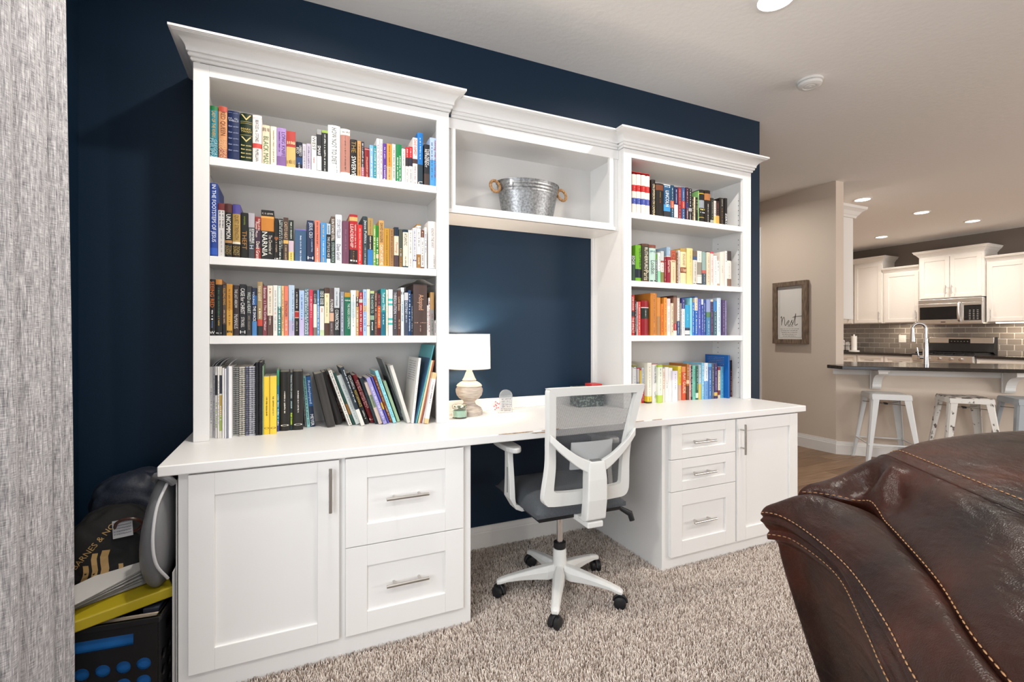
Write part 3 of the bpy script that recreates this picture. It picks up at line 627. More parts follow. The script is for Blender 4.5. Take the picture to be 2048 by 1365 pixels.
shelf_row((630, 540), 7.877, SH[2], 'on third shelf of left bookcase', '''
148 226 283|e0d9b2|0-.12:4a3528,.74-1:4f382c|.16-.2:b05028:~2;.3-.6:b0a880:~10|pale yellow paperback with brown ends
229 298 290|574a4a|.52-.7:d0a890|.24-.5:e8e4e0:FLYNNER;.74-.95:a89898:~8|mauve brown paperback with portrait patch
302 386 285|c2c8cc|.42-1:26282a|.08-.38:505860:~9;.46-.88:eeeeec:CONVICTIONS|silver and black paperback
400 460 346|8d93a2||.1-.9:d0d4dc:~20|slim steel grey paperback
463 558 362|14664c|0-.1:b88a28|.25-.85/2:d0e4d8:THE INSIDE CONSPIRACY;=.16-.2:c8dcd0:~4|green paperback with gold tip
562 644 323|dfe2de|.25-.6:c8d4d8|.1-.8:a0b0b0:~14|pale misty paperback
647 692 323|c09a68|.14-.36:4a3a30|.15-.34:e8e0d0:~4;.45-.95:f0e4d0:~12|tan paperback with dark label
694 754 355|a82c38|.16-.24:c0c4c0|.02-.14:f0d0d0:~4;.3-.9:f4d8d8:~16|crimson paperback with grey square
757 815 310|a9c4e6|.35-.48:e0c088|.05-.9:5870b0:~20|baby blue paperback with yellow block
817 868 308|ecdcc4||.2-.8:d8c4a8:~10;=.78-.8:202020:~1|cream paperback beside the baby blue one
870 932 335|24383a|0-.06:b8cc90,.55-.65:8aa890|.08-.5:b8ccc0:THE ANSWER TO;.7-.88:e0e8e0:~5|dark teal paperback with pale green tip
936 984 336|5d4038||.05-.45:c8a890:~8;.5-.95:b08a78:~12|narrow cocoa brown paperback
986 1038 372|571a20|.3-.82:d0561f|.05-.3:a07078:~6;.35-.8:f0c098:~12|dark red paperback with orange middle
1040 1116 300|2a8a90|.5-1:1d6a80|.08-.46:eaf4f4:Tell your TIME;.55-.76:a8d4d8:~7|teal paperback with white title
1120 1154 316|e8e4cc||.1-.9:d8d0b0:~10|very thin ivory booklet
1157 1224 310|eceae8|.2-.25:4ab8b0,.3-.35:4ab8b0,.62-.67:4ab8b0,.72-.77:4ab8b0|.36-.6:e0c0c0:~6|white paperback with turquoise stripes
1227 1298 320|474449||.05-.14:c8c4c8:THE;.14-.52:e4e0e4:RESOLUTION;.55-.85:b0acb0:~12|dark grey paperback with white capitals
1300 1352 322|58362c||.15-.45:e8c8a0:Love Does;.65-.85:d0a888:~6|chestnut brown paperback with script
1354 1406 280|d2dcde||.3-.7:7a98a8:~12;=.08-.16:303838:~2|pale grey blue paperback, slightly taller,
1410 1470 360|414b5e|0-.18:c8c8cc|.2-.5:dce4f0:DESTINY;.52-.7:c0c8d8:~7|slate paperback with a white tip
1473 1514 322|1c3f6e||.08-.9:c0d0e0:~18|narrow navy paperback beside slate one
1516 1542 380|2c3444||.3-.9:a0a8b8:~12|very thin dark booklet beside the big brown tome
1548 1765 232|4b3a36|.0-.02:382a26|.2-.5:d8a888:Adopted;=.74-.76:b89888:~5;.8-.92:b89888:~5|biggest dark brown leather tome|H
1767 1790 562|e4e2de||.2-.8:b0a8a8:~6|thin white booklet right of the big brown tome
1792 1818 440|e0d8d4||.1-.9:a05060:~12|thin white booklet with red print
1820 1880 355|b08a58|.4-1:8d8b88|.5-.6:a03038:~3;.65-.95:605c58:~8|tan and grey paperback at the right end
1885 1912 800|cfc8c6||.2-.8:807880:~4|small pale booklet in the right corner
''', 'books on the third left shelf')
ZD = .762
shelf_row((400, 690), 6.823, ZD, 'under the left bookcase', '''
130 176 305 1270|dcdada||.3-.8:9098a8:~16|white magazine nearest the left side|C
179 204 300 1272|c2c2c8||.1-.9:a0a0a8:~14|thin grey magazine, second from the left side,|C
206 238 300 1278|e2dedc|.12-.4:2c2c34|.5-.85:90a860:~9|white booklet with dark patch near the top|
241 263 300 1282|e8e6e2||.2-.8:c0c0c0:~10|thin white magazine beside the dark patched one|C
265 300 300 1278|e0ddd2|.12-.38:3a3c48,.4-.68:b89a50,.68-.9:a0b060|.55-.75:e8e8e0:~5|booklet with orange and green lower half|
303 330 320 1280|eceae8|||thin white report leaning beside the colourful booklet|
333 362 330 1280|dfe0e6|||thin bluish white report among the magazines|
364 384 300 1280|8a8d99|||thin slate grey report among the magazines|C
387 434 295 1278|eeeef0|||bright white report next to the coil notebooks|
446 530 310 1238|cfcfcb||.02-.98:8a8a88:~40|first white coil notebook from the left|S
535 612 305 1255|dad6c8||.02-.98:7a7468:~40|second coil notebook from the left, cream edged|S
618 664 300 1240|8e90a6||.02-.98:505468:~40|third coil notebook from the left, bluish grey|S
670 752 295 1236|e2e2ea||.02-.98:70707c:~40|fourth coil notebook from the left, lined white|S C
760 800 240 1238|1c1d26|||first of two black coil notebooks|S
806 848 240 1236|241f24|||second of two black coil notebooks|S
851 866 290 1232|8aa88c|||thin green covered pad beside the yellow binder|
868 950 437 1226|efc93a||.35-.68:4a3c14:~20;=.88-.91:4a3c14:O|left of two bright yellow volumes|
953 1044 432 1222|f0cc44||.35-.68:4a3c14:~20;=.88-.91:4a3c14:O|right of two bright yellow volumes|
1047 1082 345 1186|4aa07c|.25-.82:3a88b0,.82-1:3a4a8c|.4-.9:d0e8e4:~12|green and blue gradient paperback|
1086 1226 372 1180|23211f||.33-.7:e8e4e0:~22;=.89-.92:e8e4e0:O|left of two thick black hardbacks|H
1229 1264 378 1170|17282c|.7-.9:3a5a20|.04-.45:dfe6e4:TRAINING TEACHER LEADERS;.5-.62:a8c0c0:~4;.7-.9:c8d838:~8|dark teal paperback between two black hardbacks|
1268 1409 366 1167|252321||.33-.7:e8e4e0:~22;=.89-.92:e8e4e0:O|right of two thick black hardbacks|H
1430 1456 470 1115 -40|c8ccc8||.2-.9:808880:~14|thin pale grey paperback leaning slightly|
1460 1504 430 1128 -62|8fc4c0||.05-.95:206068:~20|aqua paperback leaning on the grey one|
1507 1574 425 1122 -70|162a48|.02-.6:1f5a94|.1-.55:d8e4f0:Redeployed;.76-.98:f0f0f0:MEYER|navy and blue paperback with author photo|
''', 'books on the desk under the left bookcase')
shelf_row((630, 690), 7.585, ZD, 'under the left bookcase', '''
183 318 452 1258 -200|3a3836|||left of two thick charcoal binders leaning left|H
322 428 432 1218 -255|33302f|||right of two thick charcoal binders leaning left|H
432 470 462 1160 -255|5c2a20|.3-.6:3a3430|.5-.95:e0c8b8:~10|narrow rust brown paperback leaning left|
512 568 400 1232 -312|e6e2da||.02-.98:6a6a68:~34|white coil bound booklet leaning left|
573 612 430 1218 -300|2f5a50|.6-.8:a07038||dark green paperback leaning beside white book|
620 698 475 1214 -292|dfe6e4||.2-.9:a8b4b4:~20|plain white hardback leaning left|H
703 762 352 1236 -325|24303a|.72-1:dcdcd6|.05-.6/2:d0d4d8:~24|black and white striped volume leaning left|
767 832 440 1210 -296|1b1b1d||.05-.32:f0f0ee:COACHING for;.34-.66:d8b860:PERFORMANCE;.74-.9:c8c8c8:~6|black paperback with white and gold capitals|
842 914 468 1192 -282|6c1218||.12-.7/2:f0c8c0:INSTANT CONSCIENCE;.14-.66/1:d89a94:~18;=.9-.94:f0d0cc:L|deep red hardback leaning left|H
918 966 512 1204 -242|24323c||.3-.8:405058:~8|dark slate paperback leaning left|
970 1030 582 1212 -222|c9b8ac|.3-.6:8a9a80|.3-.6:605850:~9|beige pink paperback leaning left|
1040 1102 512 1212 -265|9a94cc||.2-.9:e4e0f4:~18;=.88-.94:5060a0:O|lavender paperback leaning left|
1105 1134 492 1196 -262|5a58b8|.55-.7:d8b050||thin violet blue booklet leaning left|
1137 1180 482 1180 -260|b05a2a||.1-.55:f0d0b0:~14;.65-.95:f0d0b0:~9|burnt orange paperback leaning left|
1190 1240 402 1192 -285|9adbe4||.1-.9:5aa8b8:~16|pale cyan paperback leaning left|
1250 1296 560 1176 -220|a9c4a0|||sage green paperback leaning left|
1304 1362 350 1150 -250|31383e|.4-.95:4a5258|.45-.95/2:a8b0b4:~18|dark grey paperback leaning left|
1372 1400 215 1160 -368|6a6c6a|||tall grey plastic folder leaning left|
1404 1456 322 1194 -274|2a2c30|.0-1:d8d6d0||black and white binder leaning right of the grey folder|
''', 'books on the desk under the left bookcase')
shelf_row((630, 690), 7.585, ZD, 'under the left bookcase', '''
1462 1500 205 1195 110|f0eeea||.3-.8:d0ccc8:~12|tall white report tilted right|L
1504 1522 205 1194 232|3a5a78|||thin navy folder tilted right|
1526 1546 8 1194 272|63b4bc|||thin turquoise folder tilted right|
1562 1590 240 1194 205|ecdcb8|||thin cream folder tilted right|
1594 1612 240 1194 205|b86a50|||thin rust folder tilted right|
1630 1650 430 1196 165|e8e8ec|||thin white folder tilted right|
1656 1722 432 1205 130|e9e2de|.0-.12:dcc090,.9-1:dcc090|.2-.6:9080a0:~16|white paperback with tan ends tilted right|
''', 'books on the desk under the left bookcase')
shelf_row((1250, 330), 8.192, SH[0], 'on top shelf of right bookcase', '''
121 191 152|dfd2c8|.27-.43:b01c1c,.6-.75:3a4a94|.29-.4:e08888:~3;.62-.73:a0a8d8:~3|first volume of the white red-and-blue banded set|H
194 264 158|dfd2c8|.27-.43:b01c1c,.6-.75:3a4a94|.29-.4:e08888:~3;.62-.73:a0a8d8:~3|second volume of the white red-and-blue banded set|H
267 338 172|dfd2c8|.27-.43:b01c1c,.6-.75:3a4a94|.29-.4:e08888:~3;.62-.73:a0a8d8:~3|third volume of the white red-and-blue banded set|H
341 408 186|dfd2c8|.27-.43:b01c1c,.6-.75:3a4a94|.29-.4:e08888:~3;.62-.73:a0a8d8:~3|fourth volume of the white red-and-blue banded set|H
432 500 245|1b1512||.12-.98:e0d0a8:ON DIVISION ON CAMERA|black volume with long cream capitals|H
504 628 312|191512|.04-.2:6a3a22|.25-.42:8a7a30:~6;.48-.58:b04a28:~4|thick black volume with a face picture|H
634 742 330|1d4a70|0-.02:dfe0dc,.6-.8:3a8ac0,.8-1:2a2a30|=.04-.08:d0dce8:~4;.18-.66:f0f0ec:LINCOLN|blue volume with tall white letters
746 806 335|163a52|.46-.68:b0563a|.08-.42:c0d0dc:~9;.5-.66:f0d8c8:~4;.7-.98:d8dce0:~9|dark teal volume with brick red block
809 870 366|16204a|.55-.95:d8d8de|.08-.5:c8cce0:~9|navy volume with white lower figure
874 932 366|7a1820||.05-.95:d8a0a0:~22|dark red paperback, narrower,
935 996 366|2f4a78|.42-.64:a83228|.05-.4:b8c8dc:~9;.44-.62:f0d0c0:~5;.68-.95:c8d8e8:~8|blue volume with red middle block
998 1048 372|3a1a28|.45-.62:303060|.05-.45:c8a8b8:~9;.62-.95:e0d0d8:~8|maroon black paperback
1050 1107 386|17171a|.6-.7:a0a0a4|.03-.55:e0e0e0:~14;.72-.98:d0d0d0:~7|black paperback with white capitals
1110 1136 520|2c241c||.1-.95:b0a080:~12|short dark brown booklet
1139 1164 522|c9bfa4||.3-.8:90886c:~6|short cream booklet
1167 1196 532|1e2018||.1-.6:b0b098:~8|short blackish green booklet
1199 1214 425|7fae6a||.1-.9:c0d8b0:~8|thin leaf green hardback taller than its neighbours
1217 1300 412|1a1915|.1-.13:b09838,.32-.56:8a9098,.84-.86:b09838|=.58-.64:d8c870:~4;=.68-.72:c8ccd8:~3|black volume with gold lines and portrait|H
1303 1398 422|1b1613|.1-.3:a0683a|.42-.97:e4e0d8:~22|black volume with portrait near the tip|H
1404 1456 545|22231f|.85-.95:a0a498|.1-.8:a0a090:~14|short dark paperback with pale seal
1460 1500 587|cfc8c0|.66-1:d8c078|.1-.6:706860:~8|short white booklet with yellow foot
1503 1556 592|2a1718|.62-1:c89a48|.1-.6:905040:~7|short dark red booklet with mustard foot
1560 1634 542|191612||.05-.3:c8c0b0:~5;.38-.95:a87838:~14|black paperback with bronze print
1637 1680 546|121212||.55-.98:f0f0f0:ZERO|black paperback with white italics at the right end
''', 'books on the top right shelf')
shelf_row((1250, 470), 8.192, SH[1], 'on second shelf of right bookcase', '''
108 174 337|24402c||.02-.36:e8ece4:EDGE|dark green paperback with white capitals against the side
178 272 168|6aa528|.66-.9:1c2430|.1-.62/2:204010:DECIPHER|lime green volume with black block|H
276 394 150|5a3a2c|.06-.96:3a3a2a|.1-.68:e8e0cc:RUTHERFURD;.7-.96:d8ccb0:Paris|brown volume with long cream capitals|H
398 508 165|b4cfc4|0-.09:7a4638|=.15-.2:6a8a90:~5;.42-.78:303830:London;=.94-.98:304038:~1|pale aqua volume with brown tip|H
512 540 312|30363a|.0-.2:5a8a38|.2-.95:c8d0c8:~12|narrow charcoal paperback with green tip
543 592 297|d5dad8|.6-1:8ac8a4|.1-.55:98a0a0:~8|white paperback with mint lower part
595 646 267|bfc4c2|.3-.36:a05048,.36-.66:e0d4cc,.66-1:7a7a40|.4-.62:a86a60:~5|grey paperback with olive foot
649 679 365|7c1c26||.1-.9:c88a8a:~12|narrow dark red paperback
682 750 202|8fa6bc|.25-.27:e0d8d0,.27-1:8c1e30|.04-.2:e8ecf0:~4;.36-.7:e8c8b8:Sarum|blue grey and crimson volume|H
757 842 255|dcc8a4|.0-.3:b0583a|.05-.35:8a2a1c:1421;.5-.95:a88060:~10|cream volume with rust red numerals
845 876 292|7a5840||.1-.95:d0b090:~14|narrow brown paperback beside rust one
879 914 252|c9c4bc||.2-.9:989088:~12|narrow pale grey paperback
917 1012 222|e4d2a8|.0-.1:b09050,.53-.69:8a5038|.16-.48:9a6a38:ENGLAND;=.56-.66:d8b088:~5|cream volume with brown plaque|H
1015 1112 222|dccd8c||.08-.4:a89040:~10;.45-.75:c0a858:~8|straw yellow volume|H
1116 1186 265|cfcac0|0-.27:6a5a4c,.16-.27:34507a|.32-.9:6a6660:~18;=.95-.98:404040:~1|grey volume with blue coated portrait
1194 1268 265|e2ded2|.33-.7:8a8478,.73-.74:303030,.95-1:202020|.04-.28:8a8a80:~6|white volume with engraved picture band
1272 1334 282|8aa4a0|.55-.64:c05a50,.64-1:3a4a58|.66-.95:a0b0bc:~8|teal grey paperback with red band
1338 1396 276|dccbb0|.0-.02:20242c|.15-.9:a89880:~14|buff cream paperback
1400 1450 276|e2cfc8|.0-.06:c04a58|.2-.9:b08a84:~16|blush paperback with red tip
1454 1508 346|e6e4e2||.05-.9:a0a0a0:~14|white paperback with red neighbour behind
1512 1560 425|e4e2e0|.9-1:b09a80|.05-.4:606060:~5|short white paperback with tan foot
1564 1640 287|dfd6cc||.4-.6:a8988c:~5|plain cream volume near the right end
1643 1674 266|e8e4e0||.05-.3:707880:~5|narrow white paperback near the right end
1677 1750 266|e6dcd4|0-.27:3a302e,.78-1:7a5a48|.35-.75:a89c94:~10|white volume with portrait tip at the right end
''', 'books on the second right shelf')
shelf_row((1250, 570), 8.192, SH[2], 'on third shelf of right bookcase', '''
106 168 165|b02020|.4-.53:303038|.05-.38:f4e4e0:LONE SURVIVOR;.56-.94:f0d8d4:THE IMPACT|red paperback with white capitals
170 190 255|3c2020||.1-.9:c8b0a8:~14|narrow blackish red booklet
192 216 280|a9a4a4||.2-.8:686464:~10|narrow grey booklet beside a coral one
218 262 277|d2483e||.1-.9:f4c8c0:~14|coral red paperback
268 386 262|8a0e1c|.19-.21:e8e0dc,.21-.52:1d2620|.27-.45:c8ccc8:~8|thick wine red volume with black label|H
417 520 137|c07a32||.05-.25:5a3010:~6;.28-.7:7a4418:~14;.82-.95:4a2808:~6|tall orange brown volume with dark lettering|H
525 592 207|c98438|.5-1:a87a48||orange volume with woodgrain lower half
595 640 312|d5731c||.1-.9:8a3c08:~16|short vivid orange paperback
643 694 210|e0913a||.05-.9:a0581c:~18|bright apricot orange paperback
697 754 227|e2c4c4|.2-1:e8dcd8|.3-.9:b89890:~14|blush pink and white paperback
757 798 302|d8cdb4||.1-.9:8a8068:~14|short cream coloured paperback
801 858 177|4a322a|.05-.7:8a6450,.7-.88:a01c24,.88-1:d8d4cc|.72-.86:f0d0c8:~4|tall brown volume with red block
861 906 215|c9c0b8|.62-1:2a4a78|.1-.6:ffffff:NUCLEAR;.65-.95:d0dce8:~8|tan and navy paperback with white capitals
909 930 302|8d8d8c||.2-.8:c8c8c8:~8|narrow grey booklet among blue ones
933 984 225|dfe0e2|0-.28:3a3a78|.05-.25:a8a8d0:~3;.35-.95:a0a4a8:~12|white paperback with violet tip
987 1066 330|1c9cc8|.75-1:1c2c4c,.84-.97:d8d8d8|.3-.5:90d8ec:~5|short wide cyan volume
1069 1100 215|8fd4e0|||narrow aqua paperback
1103 1142 287|2f74c0||.1-.9:d0e0f4:~16|medium blue paperback
1145 1194 195|2664b4|.03-.36:dcd0bc|.06-.33:90785c:~6;.4-.95:e8f0fa:~9|blue paperback with cream label
1197 1250 232|4a58b0||.1-.5:b0b8e8:~9;.5-.8:e8ecf8:~6|indigo paperback
1253 1284 237|3a50a0|.0-.15:c8d0d8|.2-.9:b8c0e8:~14|narrow blue paperback with pale tip
1287 1334 247|1f3f8c||.1-.9:a8b8e0:~16|deep blue paperback
1337 1404 242|8a98c4|.35-.5:4a7a50,.5-1:3f7ca8|.6-.95:d0e0f0:~8|lilac paperback with teal lower half
1407 1450 242|3a2c50|.0-.06:d8c8b0|.2-.9:a06aa0:~12|dark violet patterned paperback
1453 1512 262|2b78b8|.3-1:305a68|.3-.95:c0d4dc:~12|steel blue volume with green lower half
1515 1580 215|c8dced||.05-.9:7890a8:~18|icy white blue volume
1583 1642 250|4a3a62||.1-.9:a898c0:~14|dusky purple volume with thin frame|H
1646 1676 262|7a70a0||.2-.8:a8a0c8:~8|narrow mauve booklet at the right end
''', 'books on the third right shelf')
shelf_row((1250, 690), 8.192, ZD, 'under the right bookcase', '''
118 196 330 962|dcdee0|.0-.06:8a8a40|=.03-.1:303438:O;.3-.95:98a0a8:~12|white paperback with black ring logo|
202 244 378 960|c4c0c4|.0-.03:b02838,.4-.65:9098a8|.7-.95:a0a0a4:~6|grey paperback with red edge|
247 270 392 960|d8b848|.0-.05:a84030||narrow yellow paperback|
273 312 378 958|d8e0e4|.48-1:c0283a|.05-.45:6078a0:~9;.55-.95:f0c0c4:~9|white paperback with red lower half|
364 436 297 964|e6e2d4|.82-.96:e0c838,.96-1:504020|.1-.8:a8a498:~16;.85-.94:504818:~3|white paperback with yellow foot|
442 535 312 950|ecebea|.0-.02:c03040|.06-.5:2a2c30:TRUST & INSPIRE;.72-.9:606468:COVEY|white volume with black capitals|H
540 614 332 954|e4e8d8|.0-.06:a8c030,.8-1:b8d060|.1-.3:404840:~5;.35-.75:a0a898:~9|white paperback with lime ends|
617 650 392 946|e8d8c8||.1-.6:a86838:~12|cream paperback with rust print|
653 716 370 936|e8e6e4||.4-.6:6a7078:~6|first of three plain white manuals|
719 776 380 934|ecebe9|||second of three plain white manuals|
779 862 432 936|e6e6ea|.0-.3:d8d4e0|.1-.6:88909c:~10|third of three plain white manuals, thickest|
866 926 352 912|e2c93c|.55-1:cfae98|.1-.5:7a6a18:~9|yellow paperback with flesh toned foot|
930 1008 362 910|d0502c|0-.16:dc8a4c|.2-.4:f4d8b8:PLAY;.45-.8:f4d8b8:GUIDE|orange red paperback with cream capitals|
1012 1050 312 908|a86a30|.45-.55:e0c8a0,.6-1:5a3a28|.1-.4:f0d8b0:~6|amber and brown paperback|
1053 1080 330 906|d09a98||.1-.9:fff0f0:~12|narrow rosy paperback|
1083 1102 350 905|2c2a2c||.1-.9:d8d8d8:~12|narrow black paperback|
1105 1162 342 904|6fb8a4||.1-.9:3a7a6c:~14|mint green paperback|
1165 1200 352 902|2e5a4c|.8-.95:d0e0d8|.1-.7:a8c8bc:~10|dark green paperback|
1203 1252 330 900|9fb8c0|.55-1:c8b860|.1-.5:e8f0f0:~7|pale blue paperback with yellow foot|
1256 1296 295 898|7fbcd8||.1-.9:e0f0f8:~12|light blue paperback|
1299 1360 300 897|d8e2ec|.5-1:6a9acc|.1-.9:5078a0:~12|white and blue paperback|
1363 1420 307 892|3a6cac|.0-.1:58a0d0|.2-.9:c8dcf0:~12|blue paperback with sky tip|
1423 1458 312 888|4a5464||.1-.9:a8b0bc:~12|slate grey paperback|
1461 1516 310 885|33205a|.82-.92:d0b058|.1-.75:c8b8e8:~12|deep purple paperback with gold block|
1524 1562 367 876|d8ccb0|0-.1:8c2430,.75-.9:7a2834|.15-.7:a89878:~8|cream paperback with dark red ends|
1565 1616 362 874|58a0c4||.2-.9:a0d0e4:~8|sky blue paperback|
1690 1716 172 880|1560ae|||very tall bright blue workbook|L
1719 1754 257 856|4a1c1c|.0-.25:2a2024|.3-.95:c89a94:~14|oxblood paperback at the right end|
''', 'books on the desk under the right bookcase')
# red slipcase round the four-volume set
x0 = at_y(1250 + 116 / 8.192, 400, -.27).x; x1 = at_y(1250 + 411 / 8.192, 400, -.27).x; zt = at_y(1250 + 260 / 8.192, 330 + 140 / 8.192, -.27).z + .004
sc_ = MB().box((x1 + .0005, -.262, SH[0] + .0004), (x1 + .003, -.1, zt)).box((x0 - .004, -.262, zt), (x1 + .003, -.1, zt + .003)).box((x0 - .004, -.262, SH[0] + .0004), (x0 - .001, -.1, zt)) \
    .build('slipcase', hexm('b01820'))
tag(sc_, 'red card slipcase round the four banded volumes on the right bookcase', 'slipcase')
# booklet lying on the big brown tome, loose sheet, teal folder, extra papers
gx0, gx1 = at_y(630 + 1430 / 7.877, 560, -.26).x, at_y(630 + 1905 / 7.877, 560, -.26).x
zt = at_y(630 + 1650 / 7.877, 540 + 232 / 7.877, -.27).z + .0014
P = []
for i in range(9):
    k = i / 8; P.append([(gx0 + .004 + (gx1 - gx0 - .012) * k, yy, zt + .0015 + .022 * math.sin(math.pi * min(1, k * 1.05)) ** 1.5 * (.4 if yy > -.1 else 1) * (1 if k > .35 else .6)) for yy in (-.276, -.2, -.12, -.05)])
b = MB().grid(P); Pb = [[(p[0], p[1], p[2] - .001) for p in r_] for r_ in P]; b.grid([r_[::-1] for r_ in Pb])
tag(b.build('loose_sheets', hexm('d8d6d2'), smooth='all'), 'bent white paper sheets lying on top of the big brown tome', 'paper')
# ================================================================== office chair
ch = thing('office_chair', 'white framed swivel office chair with grey mesh back at the desk', 'chair', (2.035, -.565, 0), R(-2))
SEATF = mat('grey_seat_fabric', (.045, .051, .06), .85, noise=(700, (1, 1, 1), (.08, .088, .10), .4, .6))
def sp(pts, n=8): return cr(pts, n)
# back frame: a ring swept from outline pairs (outer, inner) in x,z with a y profile
def yb_(z): return float(np.interp(z, [.44, .52, .62, .74, .86, .97], [-.212, -.222, -.236, -.252, -.280, -.308]))
outer = sp([(-.205, .492), (-.150, .487), (0, .484), (.150, .487), (.205, .492), (.226, .512), (.228, .55), (.218, .65), (.222, .74), (.236, .86), (.248, .94), (.247, .962), (.23, .968), (0, .968), (-.23, .968), (-.247, .962), (-.248, .94), (-.236, .86), (-.222, .74), (-.218, .65), (-.228, .55), (-.226, .512), (-.205, .492)], 3)[:-1]
inner = sp([(-.165, .545), (-.1, .540), (0, .538), (.1, .540), (.165, .545), (.176, .552), (.178, .57), (.176, .65), (.184, .74), (.198, .86), (.208, .922), (.207, .932), (.195, .936), (0, .936), (-.195, .936), (-.207, .932), (-.208, .922), (-.198, .86), (-.184, .74), (-.176, .65), (-.178, .57), (-.176, .552), (-.165, .545)], 3)[:-1]
outer = [(p[0] * .885, p[1]) for p in outer]; inner = [(p[0] * .885, p[1]) for p in inner]
rows = []
for o_, i_ in zip(outer, inner):
    yo, yi = yb_(o_[1]), yb_(i_[1])
    rows.append([(o_[0], yo - .012, o_[1]), (o_[0] * .985, yo - .020, o_[1]), (i_[0], yi - .018, i_[1]), (i_[0], yi + .008, i_[1]), (o_[0], yo + .010, o_[1])])
MB().grid(rows, closed_u=True, closed_v=True).build('back_frame', CHAIRW, ch, smooth=True, angle=50, fixn=True)
# mesh fabric: open weave, part of it see-through
mm = bpy.data.materials.new('mesh_fabric'); mm.use_nodes = True; nt = mm.node_tree; b_ = nt.nodes['Principled BSDF']
b_.inputs['Base Color'].default_value = (.11, .115, .125, 1); b_.inputs['Roughness'].default_value = .9
tc = nt.nodes.new('ShaderNodeTexCoord'); mp = nt.nodes.new('ShaderNodeMapping'); mp.inputs['Scale'].default_value = (1, 1, 1); nt.links.new(tc.outputs['Object'], mp.inputs[0])
fac = []
for ax, ph in (('X', 0), ('Z', 0)):
    wv = nt.nodes.new('ShaderNodeTexWave'); wv.bands_direction = ax; wv.inputs['Scale'].default_value = 95; nt.links.new(mp.outputs[0], wv.inputs['Vector']); fac.append(wv)
mx = nt.nodes.new('ShaderNodeMath'); mx.operation = 'MULTIPLY'; nt.links.new(fac[0].outputs['Fac'], mx.inputs[0]); nt.links.new(fac[1].outputs['Fac'], mx.inputs[1])
m2 = nt.nodes.new('ShaderNodeMapRange'); m2.inputs[1].default_value = .1; m2.inputs[2].default_value = .45; m2.inputs[3].default_value = .86; m2.inputs[4].default_value = .22
nt.links.new(mx.outputs[0], m2.inputs[0]); nt.links.new(m2.outputs[0], b_.inputs['Alpha'])
P = []
for i in range(15):
    z = .535 + (.94 - .535) * i / 14; hw = float(np.interp(z, [.535, .65, .74, .86, .94], [.180, .179, .187, .201, .211])); hw *= .885; P.append([(hw * (2 * k / 12 - 1), yb_(z) + .004 + .018 * (1 - (2 * k / 12 - 1) ** 2), z) for k in range(13)])
MB().grid(P).build('mesh_back', mm, ch, smooth='all')
# lumbar plate
LUM = mat('lumbar_plastic', (.48, .49, .50), .4, alpha=.8)
P = [[(x, yb_(z) - .026 + .9 * x * x, z) for x in np.linspace(-.095, .095, 11)] for z in np.linspace(.635, .745, 7)]
b = MB().grid(P); b.grid([[(p[0], p[1] - .006, p[2]) for p in r_][::-1] for r_ in P]); b.build('lumbar_support', LUM, ch, smooth='all', fixn=False)
# spine column, arms of the Y
col = [(-.044, -.318), (.044, -.318), (.040, -.262), (-.040, -.262)]
b = MB()
rings = []
for z, k, dy in ((.425, .95, .05), (.44, 1, .012), (.52, 1, 0), (.60, .98, .0), (.66, .86, .004), (.672, .80, .006)):
    rings.append([(p[0] * k, p[1] + dy, z) for p in col])
b.grid(rings, closed_v=True); b.f += [(0, 1, 2, 3)[::-1], tuple(len(b.v) - 4 + i for i in range(4))]; b.m += [0, 0]
b.box((-.036, -.30, .405), (.036, .03, .43))
b.build('spine_column', CHAIRW, ch, bevel=.005, fixn=True)
MB().box((-.022, -.309, .6725), (.022, -.286, .676)).build('column_cap', mat('grey_cap', (.18, .18, .18), .4), ch, bevel=.002)
for s in (-1, 1):
    pts = cr([(s * .02, -.300, .645), (s * .08, -.297, .675), (s * .15, -.293, .728), (s * .196, -.286, .772)], 5)
    b = MB(); rg = []
    for i, p in enumerate(pts):
        hh = .026 - .010 * i / (len(pts) - 1); rg.append([(p[0], p[1] - .009, p[2] - hh), (p[0], p[1] - .011, p[2] + hh), (p[0], p[1] + .007, p[2] + hh), (p[0], p[1] + .007, p[2] - hh)])
    b.grid(rg, closed_v=True); n_ = len(b.v); b.f += [(0, 1, 2, 3), (n_ - 4, n_ - 3, n_ - 2, n_ - 1)]; b.m += [0, 0]
    b.build('back_brace', CHAIRW, ch, bevel=.004, fixn=True)
# seat
def cushion(x0, x1, y0, y1, z0, z1, r, name, m, par, crown_=.012, n=14, sub=0, waterfall=0):
    P = []
    for i in range(n + 1):
        a = i / n * 2 - 1; row = []
        for j in range(n + 1):
            c = j / n * 2 - 1
            ax = math.copysign(abs(a) ** .7, a); cy = math.copysign(abs(c) ** .7, c)
            e = (1 - abs(ax) ** 6) * (1 - abs(cy) ** 6)
            z = z0 + (z1 - z0) * min(1, max(0, e)) ** .35 + crown_ * (1 - ax * ax) * (1 - cy * cy) - waterfall * max(0, cy - .4) ** 2
            row.append(((x0 + x1) / 2 + (x1 - x0) / 2 * ax, (y0 + y1) / 2 + (y1 - y0) / 2 * cy, z))
        P.append(row)
    b = MB().grid(P); Q = [[(p[0], p[1], z0 - .018) for p in r_][::-1] for r_ in P]; b.grid(Q)
    N = n + 1; off = N * N
    for i in range(n):
        for (a0, a1) in (((i, 0), (i + 1, 0)), ((i, n), (i + 1, n)), ((0, i), (0, i + 1)), ((n, i), (n, i + 1))):
            f = lambda t: t[0] * N + t[1]; g = lambda t: off + t[0] * N + (n - t[1])
            b.f.append((f(a0), f(a1), g(a1), g(a0))); b.m.append(0)
    return b.build(name, m, par, smooth=True, angle=60, fixn=True)
cushion(-.212, .212, -.205, .265, .452, .492, .03, 'seat', SEATF, ch, waterfall=.04)
cushion(-.195, .195, -.19, .24, .432, .440, .02, 'seat_pan', BLACKP, ch, crown_=0)
